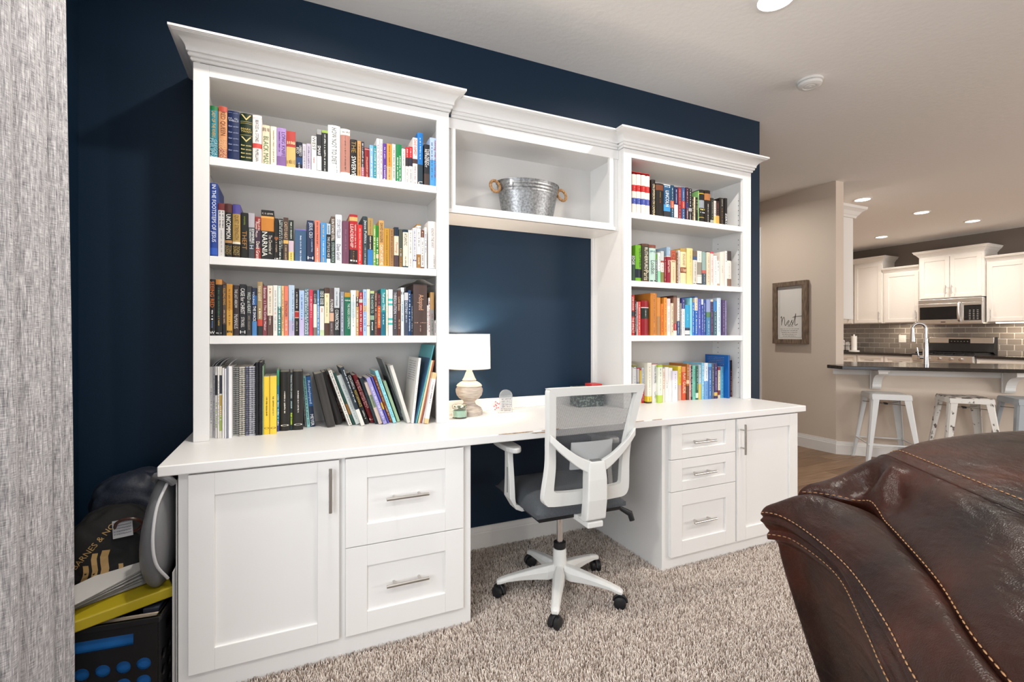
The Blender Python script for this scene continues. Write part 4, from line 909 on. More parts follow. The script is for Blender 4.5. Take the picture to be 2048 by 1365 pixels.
MB().box((-.08, -.10, .375), (.08, .10, .408)).build('tilt_mechanism', BLACKP, ch, bevel=.01)
# armrests
for s in (-1, 1):
    b = MB(); rg = []
    for p, wy, tx in (((s * .12, 0, .42), .030, .012), ((s * .20, 0, .418), .034, .012), ((s * .230, -.002, .432), .036, .012), ((s * .247, -.004, .47), .036, .011), ((s * .247, -.002, .56), .027, .011), ((s * .247, .004, .64), .020, .011), ((s * .247, .006, .674), .020, .012)):
        dx_ = .012 if abs(p[0]) > .24 else 0; dz_ = 0 if abs(p[0]) > .24 else .011
        rg.append([(p[0] - dx_, p[1] - wy, p[2] - dz_), (p[0] + dx_, p[1] - wy, p[2] + dz_), (p[0] + dx_, p[1] + wy, p[2] + dz_), (p[0] - dx_, p[1] + wy, p[2] - dz_)])
    b.grid(rg, closed_v=True); n_ = len(b.v); b.f += [(0, 1, 2, 3), (n_ - 4, n_ - 3, n_ - 2, n_ - 1)]; b.m += [0, 0]
    a_ = b.build('armrest', CHAIRW, ch, bevel=.004, fixn=True)
    poly = [(s * .247 + .038 * math.cos(t_) * (1 if abs(math.cos(t_)) < .9 else .95), .03 + .12 * math.copysign(abs(math.sin(t_)) ** .6, math.sin(t_))) for t_ in [2 * math.pi * k / 24 for k in range(24)]]
    MB().prism(poly, .674, .697).build('arm_pad', mat('arm_pad_grey', (.60, .60, .59), .5), a_, bevel=.006, fixn=True)
    MB().box((s * .247 - .0128, -.010, .49), (s * .247 + .0128, -.004, .60)).build('height_slot', mat('slot_dark', (.08, .08, .085), .6), a_)
# gas lift and base
MB().tube([(0, 0, .23), (0, 0, .378)], .0145, 20).build('gas_piston', CHROME, ch, smooth=True)
MB().lathe([(.026, .205), (.0275, .21), (.0275, .232), (.018, .236)], n=24).build('piston_collar', BLACKP, ch, smooth=True)
b = MB().lathe([(.030, .09), (.032, .13), (.029, .20), (.028, .204)], n=24); b.build('base_hub', CHAIRW, ch, smooth=True)
for k in range(5):
    a = R(-124 + 72 * k + 2); ca, sa = math.cos(a), math.sin(a)
    sec = [(.012, .018, .078, .138), (.06, .026, .074, .132), (.12, .024, .078, .122), (.18, .021, .078, .110), (.24, .019, .074, .097), (.272, .018, .066, .088), (.288, .013, .064, .080)]
    rg = []
    for r_, hw, zl, zh in sec:
        pr = [(-hw, zl), (hw, zl), (hw, zl + (zh - zl) * .6), (hw * .6, zh), (-hw * .6, zh), (-hw, zl + (zh - zl) * .6)]
        rg.append([(r_ * ca - x * sa, r_ * sa + x * ca, z) for x, z in pr])
    b = MB().grid(rg, closed_v=True); n_ = len(b.v); b.f += [tuple(range(6)), tuple(range(n_ - 6, n_))]; b.m += [0, 0]
    lg = b.build('base_leg', CHAIRW, ch, bevel=.004, fixn=True)
    cx, cy = .277 * ca, .277 * sa
    t_ = a + R(60 + 40 * k); ct, st_ = math.cos(t_), math.sin(t_)
    b = MB()
    for s in (-1, 1):
        c0 = (cx + s * .007 * ct, cy + s * .007 * st_); c1 = (cx + s * .024 * ct, cy + s * .024 * st_)
        b.tube([(c0[0], c0[1], .030), (c0[0] + (c1[0] - c0[0]) * .8, c0[1] + (c1[1] - c0[1]) * .8, .030), (c1[0], c1[1], .030)], [.0255, .0255, .017], 20)
    b.tube([(cx, cy, .03), (cx, cy, .066)], .009, 10)
    hood = [(cx + math.cos(q_) * st_ * -.0275, cy + math.cos(q_) * ct * .0275, .031 + math.sin(q_) * .0275) for q_ in [math.pi * i / 8 for i in range(9)]]
    b.tube(hood, .006, 8)
    b.build('caster', BLACKP, lg, smooth=True, fixn=True)
b = MB().tube([(.10, -.09, .395), (.235, -.13, .395)], .006, 8).tube([(.235, -.13, .395), (.27, -.155, .375), (.275, -.165, .345)], [.009, .014, .012], 10)
b.build('tilt_lever', BLACKP, ch, smooth=True)
# ================================================================== table lamp
LX, LY = 1.757, -.128
lp = thing('table_lamp', 'lit table lamp with white drum shade and turned washed wood base', 'lamp', (LX, LY, .7624))
WASH = mat('washed_wood', (.34, .29, .25), .7, noise=(26, (1, 1, 9), (.52, .46, .40), .35, .65), bump=(30, .2, .002, (1, 1, 12)))
prof = [(.0, 0), (.067, 0), (.068, .02), (.066, .026), (.062, .028), (.062, .034), (.052, .04), (.036, .050), (.030, .060), (.029, .068), (.036, .075), (.052, .085), (.064, .100), (.069, .118), (.069, .132), (.062, .142), (.066, .148), (.058, .158), (.046, .166), (.034, .172),
        (.036, .178), (.030, .186), (.024, .200), (.019, .214), (.015, .222), (.016, .228), (.011, .236), (.009, .26)]
MB().lathe(prof[1:], n=40).build('base', WASH, lp, smooth=True, angle=50)
sm = bpy.data.materials.new('lamp_shade_linen'); sm.use_nodes = True; nt = sm.node_tree; nt.nodes.remove(nt.nodes['Principled BSDF'])
df = nt.nodes.new('ShaderNodeBsdfDiffuse'); df.inputs[0].default_value = (.86, .82, .76, 1); tl = nt.nodes.new('ShaderNodeBsdfTranslucent'); tl.inputs[0].default_value = (.95, .84, .70, 1)
mxs = nt.nodes.new('ShaderNodeMixShader'); mxs.inputs[0].default_value = .22
nt.links.new(df.outputs[0], mxs.inputs[1]); nt.links.new(tl.outputs[0], mxs.inputs[2]); nt.links.new(mxs.outputs[0], nt.nodes['Material Output'].inputs[0])
MB().lathe([(.108, .236), (.105, .411)], n=64, caps=(False, False)).build('shade', sm, lp, smooth=True)
b = MB()
for z_, r_ in ((.2365, .108), (.4105, .105)): b.tube([(r_ * math.cos(q_), r_ * math.sin(q_), z_) for q_ in [2 * math.pi * k / 64 for k in range(64)]], .0018, 6, closed=True)
b.build('shade_rim', mat('shade_trim', (.75, .70, .62), .8), lp, smooth=True)
MB().lathe([(.004, .26), (.014, .27), (.014, .29)], n=16).build('socket', BLACKP, lp, smooth=True)
MB().lathe([(.013, .29), (.018, .305), (.028, .325), (.030, .342), (.026, .358), (.014, .37), (.002, .374)], n=24).build('bulb', emis('bulb_glow', (1, .82, .58), 12), lp, smooth=True)
pl = bpy.data.lights.new('table_lamp_bulb', 'POINT'); pl.energy = 10; pl.color = (1, .80, .60); pl.shadow_soft_size = .032
po = bpy.data.objects.new('table_lamp_bulb', pl); COL.objects.link(po); po.location = (LX, LY, .7624 + .367)
_b = MATS['bulb_glow'].node_tree.nodes['Principled BSDF']; _b.inputs['Emission Strength'].default_value = 6; _b.inputs['Alpha'].default_value = .12
# lamp cord on the desk
b = MB().tube(cr([(1.83, -.10, .765), (1.92, -.05, .765), (2.0, -.075, .765), (2.08, -.055, .765), (2.13, -.04, .765), (2.2, -.05, .765)], 8), .0022, 6)
cd = b.build('power_cord', mat('white_cord', (.78, .75, .70), .5), smooth=True)
MB().box((1.975, -.088, .7626), (2.03, -.062, .778)).build('inline_switch', MATS['white_cord'], cd, bevel=.005)
tag(cd, 'white power cord with inline switch lying on the desk behind the lamp', 'cord')
# candle jar
cj = thing('candle_jar', 'small glass candle jar of mint wax with patterned lid by the lamp', 'candle', (1.680, -.205, .7624))
GL = mat('clear_glass', (.92, .98, .95), .03, trans=1)
MB().lathe([(.033, 0), (.036, .004), (.036, .05), (.033, .052), (.033, .006)], n=32, caps=(True, False)).build('jar', GL, cj, smooth=True)
MB().lathe([(.0315, .007), (.032, .009), (.032, .038), (.001, .038)], n=28).build('wax', mat('mint_wax', (.50, .72, .60), .5), cj, smooth=True)
MB().lathe([(.0372, .0525), (.0372, .062), (.035, .064), (.001, .0645)], n=28).build('lid', mat('patterned_lid', (.08, .10, .07), .35, .3, noise=(55, (1, 1, 1), (.75, .75, .68), .48, .55)), cj, smooth=True)
# acrylic plaque
aq = thing('acrylic_plaque', 'clear acrylic keepsake plaque with red flowers and small print', 'plaque', (1.93, -.150, .7624), R(-6))
ACR = mat('acrylic', (.70, .74, .77), .05, trans=.7, alpha=.8)
arch = [(-.012, 0), (.058, 0), (.058, .085)] + [(.023 + .035 * math.cos(q_), .085 + .035 * math.sin(q_)) for q_ in [math.pi * k / 14 for k in range(1, 14)]] + [(-.012, .085)]
MB().prism(arch, 0, .012, 'y').build('arch_slab', ACR, aq, fixn=True)
heart = []
for k in range(28):
    q_ = 2 * math.pi * k / 28; heart.append((-.02 + 16 * math.sin(q_) ** 3 * .0022, .036 + (13 * math.cos(q_) - 5 * math.cos(2 * q_) - 2 * math.cos(3 * q_) - math.cos(4 * q_)) * .0021))
MB().prism(heart[::-1], -.0095, -.0005, 'y').build('heart_slab', mat('acrylic_frost', (.66, .68, .70), .2, trans=.4, alpha=.75), aq, fixn=True)
RED = mat('flower_red', (.55, .04, .07), .5); INK = mat('plaque_ink', (.08, .06, .07), .6)
for k in range(9):
    q_ = k * 2.4; r_ = .004 * k ** .5; b = MB().lathe([(.0035, 0), (.0028, .0012), (.0005, .0015)], n=7).xf(Matrix.Translation((-.034 + r_ * 1.4 * math.cos(q_), -.0098, .040 + r_ * 2.2 * math.sin(q_))) @ Matrix.Rotation(R(90), 4, 'X')); b.build('red_flower', RED, aq)
for k in range(7): put_text(aq, '~%d' % (9 + k % 3), (-.002 - .006 * (k > 4), -.0101 if k > 0 else -.0006, .068 - k * .0095), (1, 0, 0), (0, 0, 1), .052, .005, INK, 'print_line')
# speckled box behind the chair and the red book on it
bx_ = MB().box((0, 0, 0), (.165, .105, .110)).build('keepsake_box', mat('speckled_teal', (.02, .045, .04), .35, noise=(70, (1, 1, 1), (.30, .38, .34), .5, .6)), bevel=.004, loc=(2.392, -.165, .7624), rot=(0, 0, R(-3)))
tag(bx_, 'dark speckled teal box on the desk seen through the chair mesh', 'box')
GROUP = None
rb = MB().box((0, 0, .0), (.07, .08, .015)).build('red_case', mat('red_case', (.62, .05, .05), .4), bevel=.004, seg=3, loc=(2.490, -.150, .8729), rot=(0, 0, R(-3)))
tag(rb, 'small flat red case lying on the speckled box', 'case')
# ================================================================== galvanised tub
tub = thing('metal_tub', 'oval galvanised metal tub with rope handles in the bridge cabinet', 'tub', (2.075, -.128, 1.7905), R(0))
tx0, tx1 = at_y(995, 366, -.128), at_y(1113, 377, -.128)
hl = (tx1.x - tx0.x) / 2; tub.location.x = (tx0.x + tx1.x) / 2; TH = at_y(1054, 371, -.128).z - 1.7905
GALV = mat('galvanised_steel', (.19, .195, .20), .4, .8, noise=(95, (1, 1, 1), (.36, .37, .38), .35, .65), bump=(40, .1, .001))
prof = [(.80, 0), (.81, .004)]
for k in range(81):
    z = .01 + (TH - .012) * k / 80; f = .81 + .19 * k / 80
    if .68 < k / 80 < .965: f += .011 * math.sin((k / 80 - .68) * 2 * math.pi / .095)
    prof.append((f, z))
prof += [(1.02, TH - .003), (1.02, TH + .001), (.99, TH), (.97, TH - .02), (.80, .02)]
MB().lathe([(r_ * hl, z) for r_, z in prof], n=56, sy=.66, caps=(True, True)).build('body', GALV, tub, smooth=True, angle=60)
ROPE = mat('jute_rope', (.26, .13, .05), .9, noise=(120, (1, 1, 1), (.46, .28, .14), .4, .6), bump=(150, .6, .003))
for s in (-1, 1):
    ctr = Vector((s * (hl + .022), -.02, TH - .035)); loop = []
    for k in range(40):
        q_ = 2 * math.pi * k / 40; loop.append(ctr + Vector((s * .026 * math.cos(q_), .012 * math.sin(q_), .032 * math.sin(q_))))
    b = MB()
    for st in range(3):
        pts = []
        for k in range(120):
            q_ = 2 * math.pi * k / 120; c_ = ctr + Vector((s * .026 * math.cos(q_), .012 * math.sin(q_), .032 * math.sin(q_))); rad = Vector((s * math.cos(q_), 0, math.sin(q_)))
            a_ = q_ * 9 + st * 2.094; pts.append(c_ + (rad * math.cos(a_) + Vector((0, 1, 0)) * math.sin(a_)) * .0042)
        b.tube(pts, .0042, 6, closed=True)
    b.build('rope_handle', ROPE, tub, smooth='all')
MB().box((-hl * .83, -hl * .44 - .012, TH - .038), (-hl * .83 + .014, -hl * .44 - .0105, TH - .012)).build('price_tag', mat('tag_white', (.8, .8, .78), .6), tub, rot=(0, 0, R(0)))
# ================================================================== ceiling fittings
def downlight(x, y, r, label, watt, col, group, spread=150):
    t = thing('recessed_light', label, 'ceiling light', (x, y, CEIL), group=group)
    MB().lathe([(r * 1.25, 0), (r * 1.25, -.004), (r, -.007), (r, -.003)], n=40, caps=(False, False)).build('trim_ring', TRIM, t, smooth=True, fixn=True)
    MB().lathe([(.001, -.0035), (r, -.0035)], n=32, caps=(False, False)).build('diffuser', emis('downlight_glow', (1, .96, .90), 7), t)
    a = area('downlight', (x, y, CEIL - .012), (0, 0, 0), r * 1.1, r * 1.1, watt, col, 'DISK', spread)
    return t
for i, (x, y) in enumerate(CANS[:2]):
    downlight(x, y, .078, ['round recessed ceiling light above the right bookcase', 'round recessed ceiling light above the left bookcase'][i], CAN_W, (1, .94, .86), 'office ceiling lights', 165)
for i, (x, y) in enumerate(CANS[2:]): downlight(x, y, .078, ['round recessed ceiling light over the armchair behind the camera', 'round recessed ceiling light by the left window behind the camera', 'round recessed ceiling light in the hall behind the navy wall', 'added unseen ceiling light right of the armchair'][i], CAN_W * .9, (1, .94, .86), 'office ceiling lights', 165)
KL = ['recessed ceiling light nearest the beige wall end in the kitchen', 'recessed ceiling light in the middle of the kitchen row', 'rightmost recessed ceiling light of the kitchen row', 'lowest small recessed ceiling light near the kitchen corner']
for i, (x, y) in enumerate(KCANS[:4]): downlight(x, y, .075, KL[i], KCAN_W, (1, .91, .80), None)
sd = thing('smoke_detector', 'round white smoke detector on the ceiling', 'smoke detector', (3.84, -.525, CEIL))
SDM = mat('detector_plastic', (.76, .75, .73), .5)
MB().lathe([(.072, 0), (.072, -.010), (.069, -.012)], n=40, caps=(False, True)).build('mounting_plate', SDM, sd, smooth=True, fixn=True)
MB().lathe([(.066, -.0155), (.067, -.020), (.064, -.030), (.052, -.037), (.040, -.038), (.036, -.034), (.030, -.034), (.026, -.038), (.001, -.039)], n=40).build('cover', SDM, sd, smooth=True, fixn=True)
MB().lathe([(.060, -.0115), (.060, -.016)], n=40, caps=(False, False)).build('vent_gap', mat('vent_dark', (.03, .03, .03), .8), sd, smooth=True)
MB().lathe([(.009, -.0385), (.009, -.0405), (.001, -.041)], n=16).build('test_button', SDM, sd, smooth=True, fixn=True)
# ================================================================== framed print on the beige wall
fr = thing('framed_sign', 'wood framed white sign lettered nest on the beige wall', 'sign', (5.96, 0, 0))
FW = mat('weathered_wood', (.12, .085, .06), .75, noise=(14, (6, 6, 1), (.24, .17, .12), .35, .65), bump=(30, .3, .002, (6, 6, 1)))
ya, yb2, za, zb = .885, 1.283, 1.072, 1.757
for (p, q_) in (((ya, za), (yb2, za + .05)), ((ya, zb - .05), (yb2, zb)), ((ya, za + .05), (ya + .05, zb - .05)), ((yb2 - .05, za + .05), (yb2, zb - .05))):
    MB().box((-.05, p[0], p[1]), (-.001, q_[0], q_[1])).build('frame_bar', FW, fr, bevel=.002)
MB().box((-.022, ya + .05, za + .05), (-.001, yb2 - .05, zb - .05)).build('board', mat('sign_white', (.78, .75, .71), .6), fr)
INK2 = mat('sign_ink', (.05, .045, .04), .7); gy = mat('sign_line', (.25, .22, .2), .7)
MB().box((-.0225, ya + .068, za + .068), (-.0222, ya + .0705, zb - .068)).box((-.0225, yb2 - .0705, za + .068), (-.0222, yb2 - .068, zb - .068)).box((-.0225, ya + .068, za + .068), (-.0222, yb2 - .068, za + .0705)) \
    .box((-.0225, ya + .068, zb - .0705), (-.0222, yb2 - .068, zb - .068)).build('border_line', gy, fr)
# handwritten 'nest': one thin stroke, drawn along -y (left to right as seen)
def wr(x, z): return (-.0232, yb2 - .085 - x * .235, za + .205 + z * .115)
strokes = [[(0, .72), (.04, .85), (.05, .3), (.03, .0), (.08, .5), (.16, .8), (.20, .5), (.20, .1), (.25, .0), (.32, .28), (.40, .46), (.42, .34), (.36, .22), (.37, .04), (.44, .0), (.52, .3), (.57, .5), (.55, .3), (.60, .14), (.57, .0), (.50, .04)],
           [(.58, .1), (.68, .5), (.75, 1.1), (.72, .5), (.70, .05), (.76, .0), (.84, .12)], [(.60, .74), (.75, .82), (1.05, .86)]]
for s_ in strokes: MB().tube([wr(*p) for p in cr(s_, 6)], .0022, 5).build('lettering', INK2, fr, smooth='all')
put_text(fr, 'NOUN', (-.0224, 1.115, za + .185), (0, -1, 0), (0, 0, 1), .06, .009, INK2, 'lettering')
for k in range(5): put_text(fr, '~%d' % (24 - k), (-.0224, 1.205 - .008 * k, za + .160 - k * .020), (0, -1, 0), (0, 0, 1), .215 - .016 * k, .008, INK2, 'print_line')
# ================================================================== curtain
ct = thing('curtain', 'floor length grey linen curtain hanging at the left window', 'curtain', (.16, 0, 0))
cm = bpy.data.materials.new('grey_linen'); cm.use_nodes = True; nt = cm.node_tree; bs = nt.nodes['Principled BSDF']; bs.inputs['Roughness'].default_value = .95; bs.inputs['Specular IOR Level'].default_value = .1
uv = nt.nodes.new('ShaderNodeUVMap'); acc = None
for i, (sx, sy) in enumerate(((800, 50), (50, 800), (300, 16))):
    mp = nt.nodes.new('ShaderNodeMapping'); mp.inputs['Scale'].default_value = (sx, sy, 1); nt.links.new(uv.outputs[0], mp.inputs[0])
    n_ = nt.nodes.new('ShaderNodeTexNoise'); n_.inputs['Scale'].default_value = 1; n_.inputs['Detail'].default_value = 3; nt.links.new(mp.outputs[0], n_.inputs['Vector'])
    if acc is None: acc = n_.outputs['Fac']
    else:
        a_ = nt.nodes.new('ShaderNodeMath'); a_.operation = 'ADD'; nt.links.new(acc, a_.inputs[0]); nt.links.new(n_.outputs['Fac'], a_.inputs[1]); acc = a_.outputs[0]
rp = nt.nodes.new('ShaderNodeMapRange'); rp.inputs[1].default_value = 1.1; rp.inputs[2].default_value = 1.9; nt.links.new(acc, rp.inputs[0])
crp = nt.nodes.new('ShaderNodeValToRGB'); e = crp.color_ramp.elements; e[0].color = (.12, .12, .135, 1); e[1].color = (.86, .85, .86, 1); x_ = e.new(.5); x_.color = (.43, .425, .445, 1)
nt.links.new(rp.outputs[0], crp.inputs[0]); nt.links.new(crp.outputs[0], bs.inputs['Base Color'])
bp = nt.nodes.new('ShaderNodeBump'); bp.inputs['Strength'].default_value = .5; bp.inputs['Distance'].default_value = .001; nt.links.new(acc, bp.inputs['Height']); nt.links.new(bp.outputs[0], bs.inputs['Normal'])
plan = [(.235, -.455), (.258, -.48), (.262, -.50), (.24, -.54), (.262, -.58), (.24, -.62), (.262, -.66), (.325, -.70), (.366, -.745), (.360, -.772), (.322, -.792), (.356, -.808), (.373, -.825), (.352, -.846), (.278, -.868), (.338, -.890), (.376, -.908), (.382, -.932), (.37, -.98),
        (.33, -1.03), (.38, -1.08), (.40, -1.15), (.33, -1.2), (.38, -1.27), (.39, -1.33), (.30, -1.4), (.36, -1.46), (.36, -1.52), (.27, -1.57)]
plan = [(x - .16, y) for x, y in plan]
pl_ = cr(plan, 6); P = []; L_ = [0]
for i in range(1, len(pl_)): L_.append(L_[-1] + math.dist(pl_[i], pl_[i - 1]))
NZ = 40
for k in range(NZ + 1):
    z = .012 + (2.62 - .012) * k / NZ; f = 1 + .12 * (1 - k / NZ); wob = .006 * math.sin(z * 2.1)
    P.append([((p[0] - .16) * (1 + .05 * (1 - k / NZ)) + .16 + .016 * (1 - k / NZ) + wob * .5, p[1] + .018 * (1 - k / NZ) * (p[1] + .45) - .03 * (k / NZ - .5) * 0 + .012 * (1 - k / NZ), z) for p in pl_])
b = MB().grid(P); o = b.build('cloth', cm, ct, smooth='all')
ul = o.data.uv_layers.new(name='UVMap'); co = [(L_[i], .012 + 2.6 * k / NZ) for k in range(NZ + 1) for i in range(len(pl_))]
for lp_ in o.data.loops: ul.data[lp_.index].uv = co[lp_.vertex_index]
md = o.modifiers.new('thick', 'SOLIDIFY'); md.thickness = .0015
MB().tube([(.17, -.30, 2.655), (.17, -3.7, 2.655)], .012, 14).build('rod', BLACKP, ct, smooth=True)
for yy in (-.47, -.62, -.78, -.93, -1.08, -1.25, -1.42, -1.53): MB().tube([(.17 + .02 * math.cos(q_), yy, 2.648 + .022 * math.sin(q_)) for q_ in [2 * math.pi * k / 18 for k in range(18)]], .002, 6, closed=True).build('curtain_ring', BLACKP, ct, smooth=True)
# ================================================================== clutter beside the left cabinet
cr_ = thing('milk_crate', 'black plastic crate with rows of round holes on the floor', 'crate', (.436, -.515, .012), R(-6))
CRM = mat('crate_black', (.008, .008, .009), .35)
W_, H_ = .138, .298
def crate_wall(dist, rot):
    """one crate wall with a hand slot and three rows of round holes, built as strips round the holes"""
    bm = bmesh.new(); t = .006
    pts = []
    # grid of cells, each hole cell is an octagonal opening
    xs = [-W_, -.1275] + [-.1275 + .051 * i for i in range(1, 6)] + [W_]; zs = [0, .03, .082, .134, .186, .222, .258, H_]
    def quad(a): bm.faces.new([bm.verts.new(p) for p in a])
    for i in range(len(xs) - 1):
        for j in range(len(zs) - 1):
            x0, x1, z0, z1 = xs[i], xs[i + 1], zs[j], zs[j + 1]; hole = 1 <= i <= 5 and 1 <= j <= 3; slot = 2 <= i <= 4 and j == 5
            if slot: continue
            if not hole: quad([(x0, 0, z0), (x1, 0, z0), (x1, 0, z1), (x0, 0, z1)]); continue
            cx, cz = (x0 + x1) / 2, (z0 + z1) / 2; n = 16; rim = [(cx + .0195 * math.cos(2 * math.pi * k / n), 0, cz + .0195 * math.sin(2 * math.pi * k / n)) for k in range(n)]
            def sq(k):
                a = 2 * math.pi * k / n; c, s = math.cos(a), math.sin(a); m = max(abs(c), abs(s)); return (cx + c / m * (x1 - x0) / 2, 0, cz + s / m * (z1 - z0) / 2)
            for k in range(n): quad([rim[k], sq(k), sq(k + 1), rim[(k + 1) % n]])
    bmesh.ops.remove_doubles(bm, verts=bm.verts, dist=1e-5)
    bmesh.ops.recalc_face_normals(bm, faces=bm.faces)
    me = bpy.data.meshes.new('wall'); bm.to_mesh(me); bm.free(); me.materials.append(CRM)
    o = bpy.data.objects.new('crate_side', me); COL.objects.link(o); o.parent = cr_
    M = Matrix.Rotation(rot, 4, 'Z') @ Matrix.Translation((0, -dist, 0)); o.matrix_local = M
    s = o.modifiers.new('s', 'SOLIDIFY'); s.thickness = .006; s.offset = 0
for k in range(4): crate_wall(W_, k * math.pi / 2)
MB().box((-W_, -W_, 0), (W_, W_, .006)).build('crate_floor', CRM, cr_)
b = MB()
for s in (-1, 1):
    b.box((-W_ - .006, s * W_ - .007, H_ - .018), (W_ + .006, s * W_ + .007, H_)); b.box((s * W_ - .007, -W_ + .0071, H_ - .018), (s * W_ + .007, W_ - .0071, H_))
b.build('crate_rim', CRM, cr_, bevel=.002)
# blue folder inside the crate shows through its holes
def inplace(o, x, y, z, rz=0, rx=0, ry=0): o.location = (x, y, z); o.rotation_euler = (rx, ry, rz); return o
fo = inplace(MB().box((-.126, -.002, 0), (.126, .002, .268)).build('blue_folder', mat('folder_blue', (.02, .17, .52), .45), bevel=.001), .424, -.632, .022, R(-6))
tag(fo, 'bright blue folder standing inside the black crate front', 'folder')
fo = inplace(MB().box((-.12, -.003, 0), (.12, .003, .283)).build('document_folder', mat('folder_manila', (.62, .52, .40), .7)), .44, -.62, .022, R(-6)); tag(fo, 'manila folder standing in the black crate', 'folder')
fo = inplace(MB().box((-.022, -.11, 0), (.022, .11, .29)).build('ring_binder', mat('binder_dark', (.03, .035, .05), .5), bevel=.003), .54, -.50, .022, R(-6)); tag(fo, 'dark ring binder at the right side of the crate', 'binder')
# yellow binder and paper stack across the crate, colours darkened for the shade there
yb_o = inplace(MB().box((-.14, -.10, 0), (.14, .10, .034)).build('yellow_binder', mat('binder_yellow_shaded', (.42, .33, .015), .35), bevel=.004), .42, -.545, .322, R(20), R(3), R(-4))
tag(yb_o, 'yellow binder lying tilted across the crate top', 'binder')
b = MB(); rr = random.Random(3)
for k in range(16):
    a, c, q_ = rr.uniform(-.012, .012), rr.uniform(-.006, .006), R(-9 + 1.3 * k + rr.uniform(-1, 1)); ca, sa = math.cos(q_), math.sin(q_); z_ = k * .0021; P = []
    for i_ in range(9):
        x_ = -.13 + a + .26 * i_ / 8; lift = .010 * (k / 15) * (i_ / 8) ** 2
        P.append([(x_ * ca - y_ * sa, x_ * sa + y_ * ca, z_ + lift) for y_ in (-.055 + c, .055 + c)])
    b.grid(P); b.grid([[(p_[0], p_[1], p_[2] - .0012) for p_ in r_][::-1] for r_ in P])
ps = inplace(b.build('paper_stack', mat('paper_white_shaded', (.55, .54, .52), .8)), .40, -.53, .363, R(32), R(3), R(-5)); tag(ps, 'fanned stack of white papers on the yellow binder', 'paper')  # white paper dimmed, the shade of the corner is in its colour
# cloth bags: displaced rounded lumps
def lump(name, m, c, r, label, cat, seed, rot=(0, 0, 0), amp=.09, flat=None):
    n1, n2 = 72, 44; rr = np.random.default_rng(seed); ph = rr.uniform(0, 6, 12); P = []
    for i in range(n2 + 1):
        th = math.pi * i / n2; row = []
        for j in range(n1):
            q_ = 2 * math.pi * j / n1; d = 1 + amp * (math.sin(3 * q_ + ph[0] + 2 * th) * .5 + math.sin(5 * th + ph[1]) * .35 + math.sin(7 * q_ - 4 * th + ph[2]) * .3 + math.sin(11 * q_ + 6 * th + ph[3]) * .16 + math.sin(17 * th - 9 * q_ + ph[4]) * .1 + .34 * abs(math.sin(4 * q_ + 5 * th + ph[5])) ** 3 - .3 * abs(math.sin(3 * q_ - 6 * th + ph[6])) ** 6) * math.sin(th)
            sx = math.copysign(abs(math.cos(q_)) ** .75, math.cos(q_)); sy = math.copysign(abs(math.sin(q_)) ** .75, math.sin(q_))
            row.append((r[0] * d * sx * max(0, math.sin(th)) ** .8, r[1] * d * sy * max(0, math.sin(th)) ** .8, r[2] * d * math.cos(th)))
        P.append(row)
    o = MB().grid(P, closed_v=True).build(name, m, None, smooth='all', fixn=True); o.location = c; o.rotation_euler = rot
    return tag(o, label, cat)
NAVYB = mat('navy_nylon', (.016, .021, .036), .5, bump=(26, .5, .006), noise=(300, (1, 1, 1), (.035, .042, .06), .5, .7))
BLKC = mat('black_canvas', (.006, .006, .0065), .8, bump=(20, .5, .006))
lump('navy_bag', NAVYB, (.40, -.20, .50), (.15, .10, .155), 'slumped navy nylon bag behind the black tote', 'bag', 5, (0, R(-12), 0))
tb = lump('tote_bag', BLKC, (.385, -.415, .455), (.125, .075, .135), 'slumped black tote bag with gold lettering and stripes', 'bag', 9, (R(-14), R(6), R(8)), .085)
GOLD = mat('gold_print', (.40, .25, .09), .5)
bpy.context.view_layer.update()
# gold print laid on the tote: projected onto its surface
def on_tote(u, v):
    d = Vector(ray(u, v)).normalized(); Mi = tb.matrix_world.inverted(); o_ = Mi @ Vector((CX, CY, CZ)); dd_ = (Mi.to_3x3() @ d).normalized()
    hit, loc, nr, _ = tb.ray_cast(o_, dd_)
    return (loc + nr * .0012) if hit else None
from mathutils.bvhtree import BVHTree
_bv = BVHTree.FromObject(tb, bpy.context.evaluated_depsgraph_get())
def tote_patch(poly, name):
    """flat print draped on the bag: poly in the bag's own front plane (x right, z up), pushed onto the cloth along y"""
    vs = []
    for x, z in poly:
        h = _bv.ray_cast(Vector((x, -.5, z)), Vector((0, 1, 0)))
        if h[0] is None: return
        vs.append(h[0] + Vector((0, -.0015, 0)))
    MB().add(vs, [tuple(range(len(vs)))]).build(name, GOLD, tb)
def tote_text(s, x, z, ang, size):
    v, f, asp = text_mesh(s); ca, sa = math.cos(ang), math.sin(ang); vs = []
    for a, c in v:
        px, pz = a * size * asp, c * size; X, Z = x + px * ca - pz * sa, z + px * sa + pz * ca
        h = _bv.ray_cast(Vector((X, -.5, Z)), Vector((0, 1, 0)))
        vs.append((h[0] + Vector((0, -.0015, 0))) if h[0] is not None else Vector((X, 0, Z)))
    MB().add(vs, f).build('lettering', GOLD, tb)
tote_text('BARNES & NO', -.082, -.055, R(56), .017)
for (x0_, z0_, w_, h_) in ((-.066, -.105, .014, .06), (-.044, -.115, .014, .105), (-.022, -.118, .020, .115), (.022, -.10, .012, .05)):
    for k in range(6):
        za_, zb_ = z0_ + h_ * k / 6, z0_ + h_ * (k + 1) / 6; wv = lambda z: .004 * math.sin(z * 70)
        tote_patch([(x0_ + wv(za_), za_), (x0_ + w_ + wv(za_), za_), (x0_ + w_ + wv(zb_), zb_), (x0_ + wv(zb_), zb_)], 'gold_stripe')
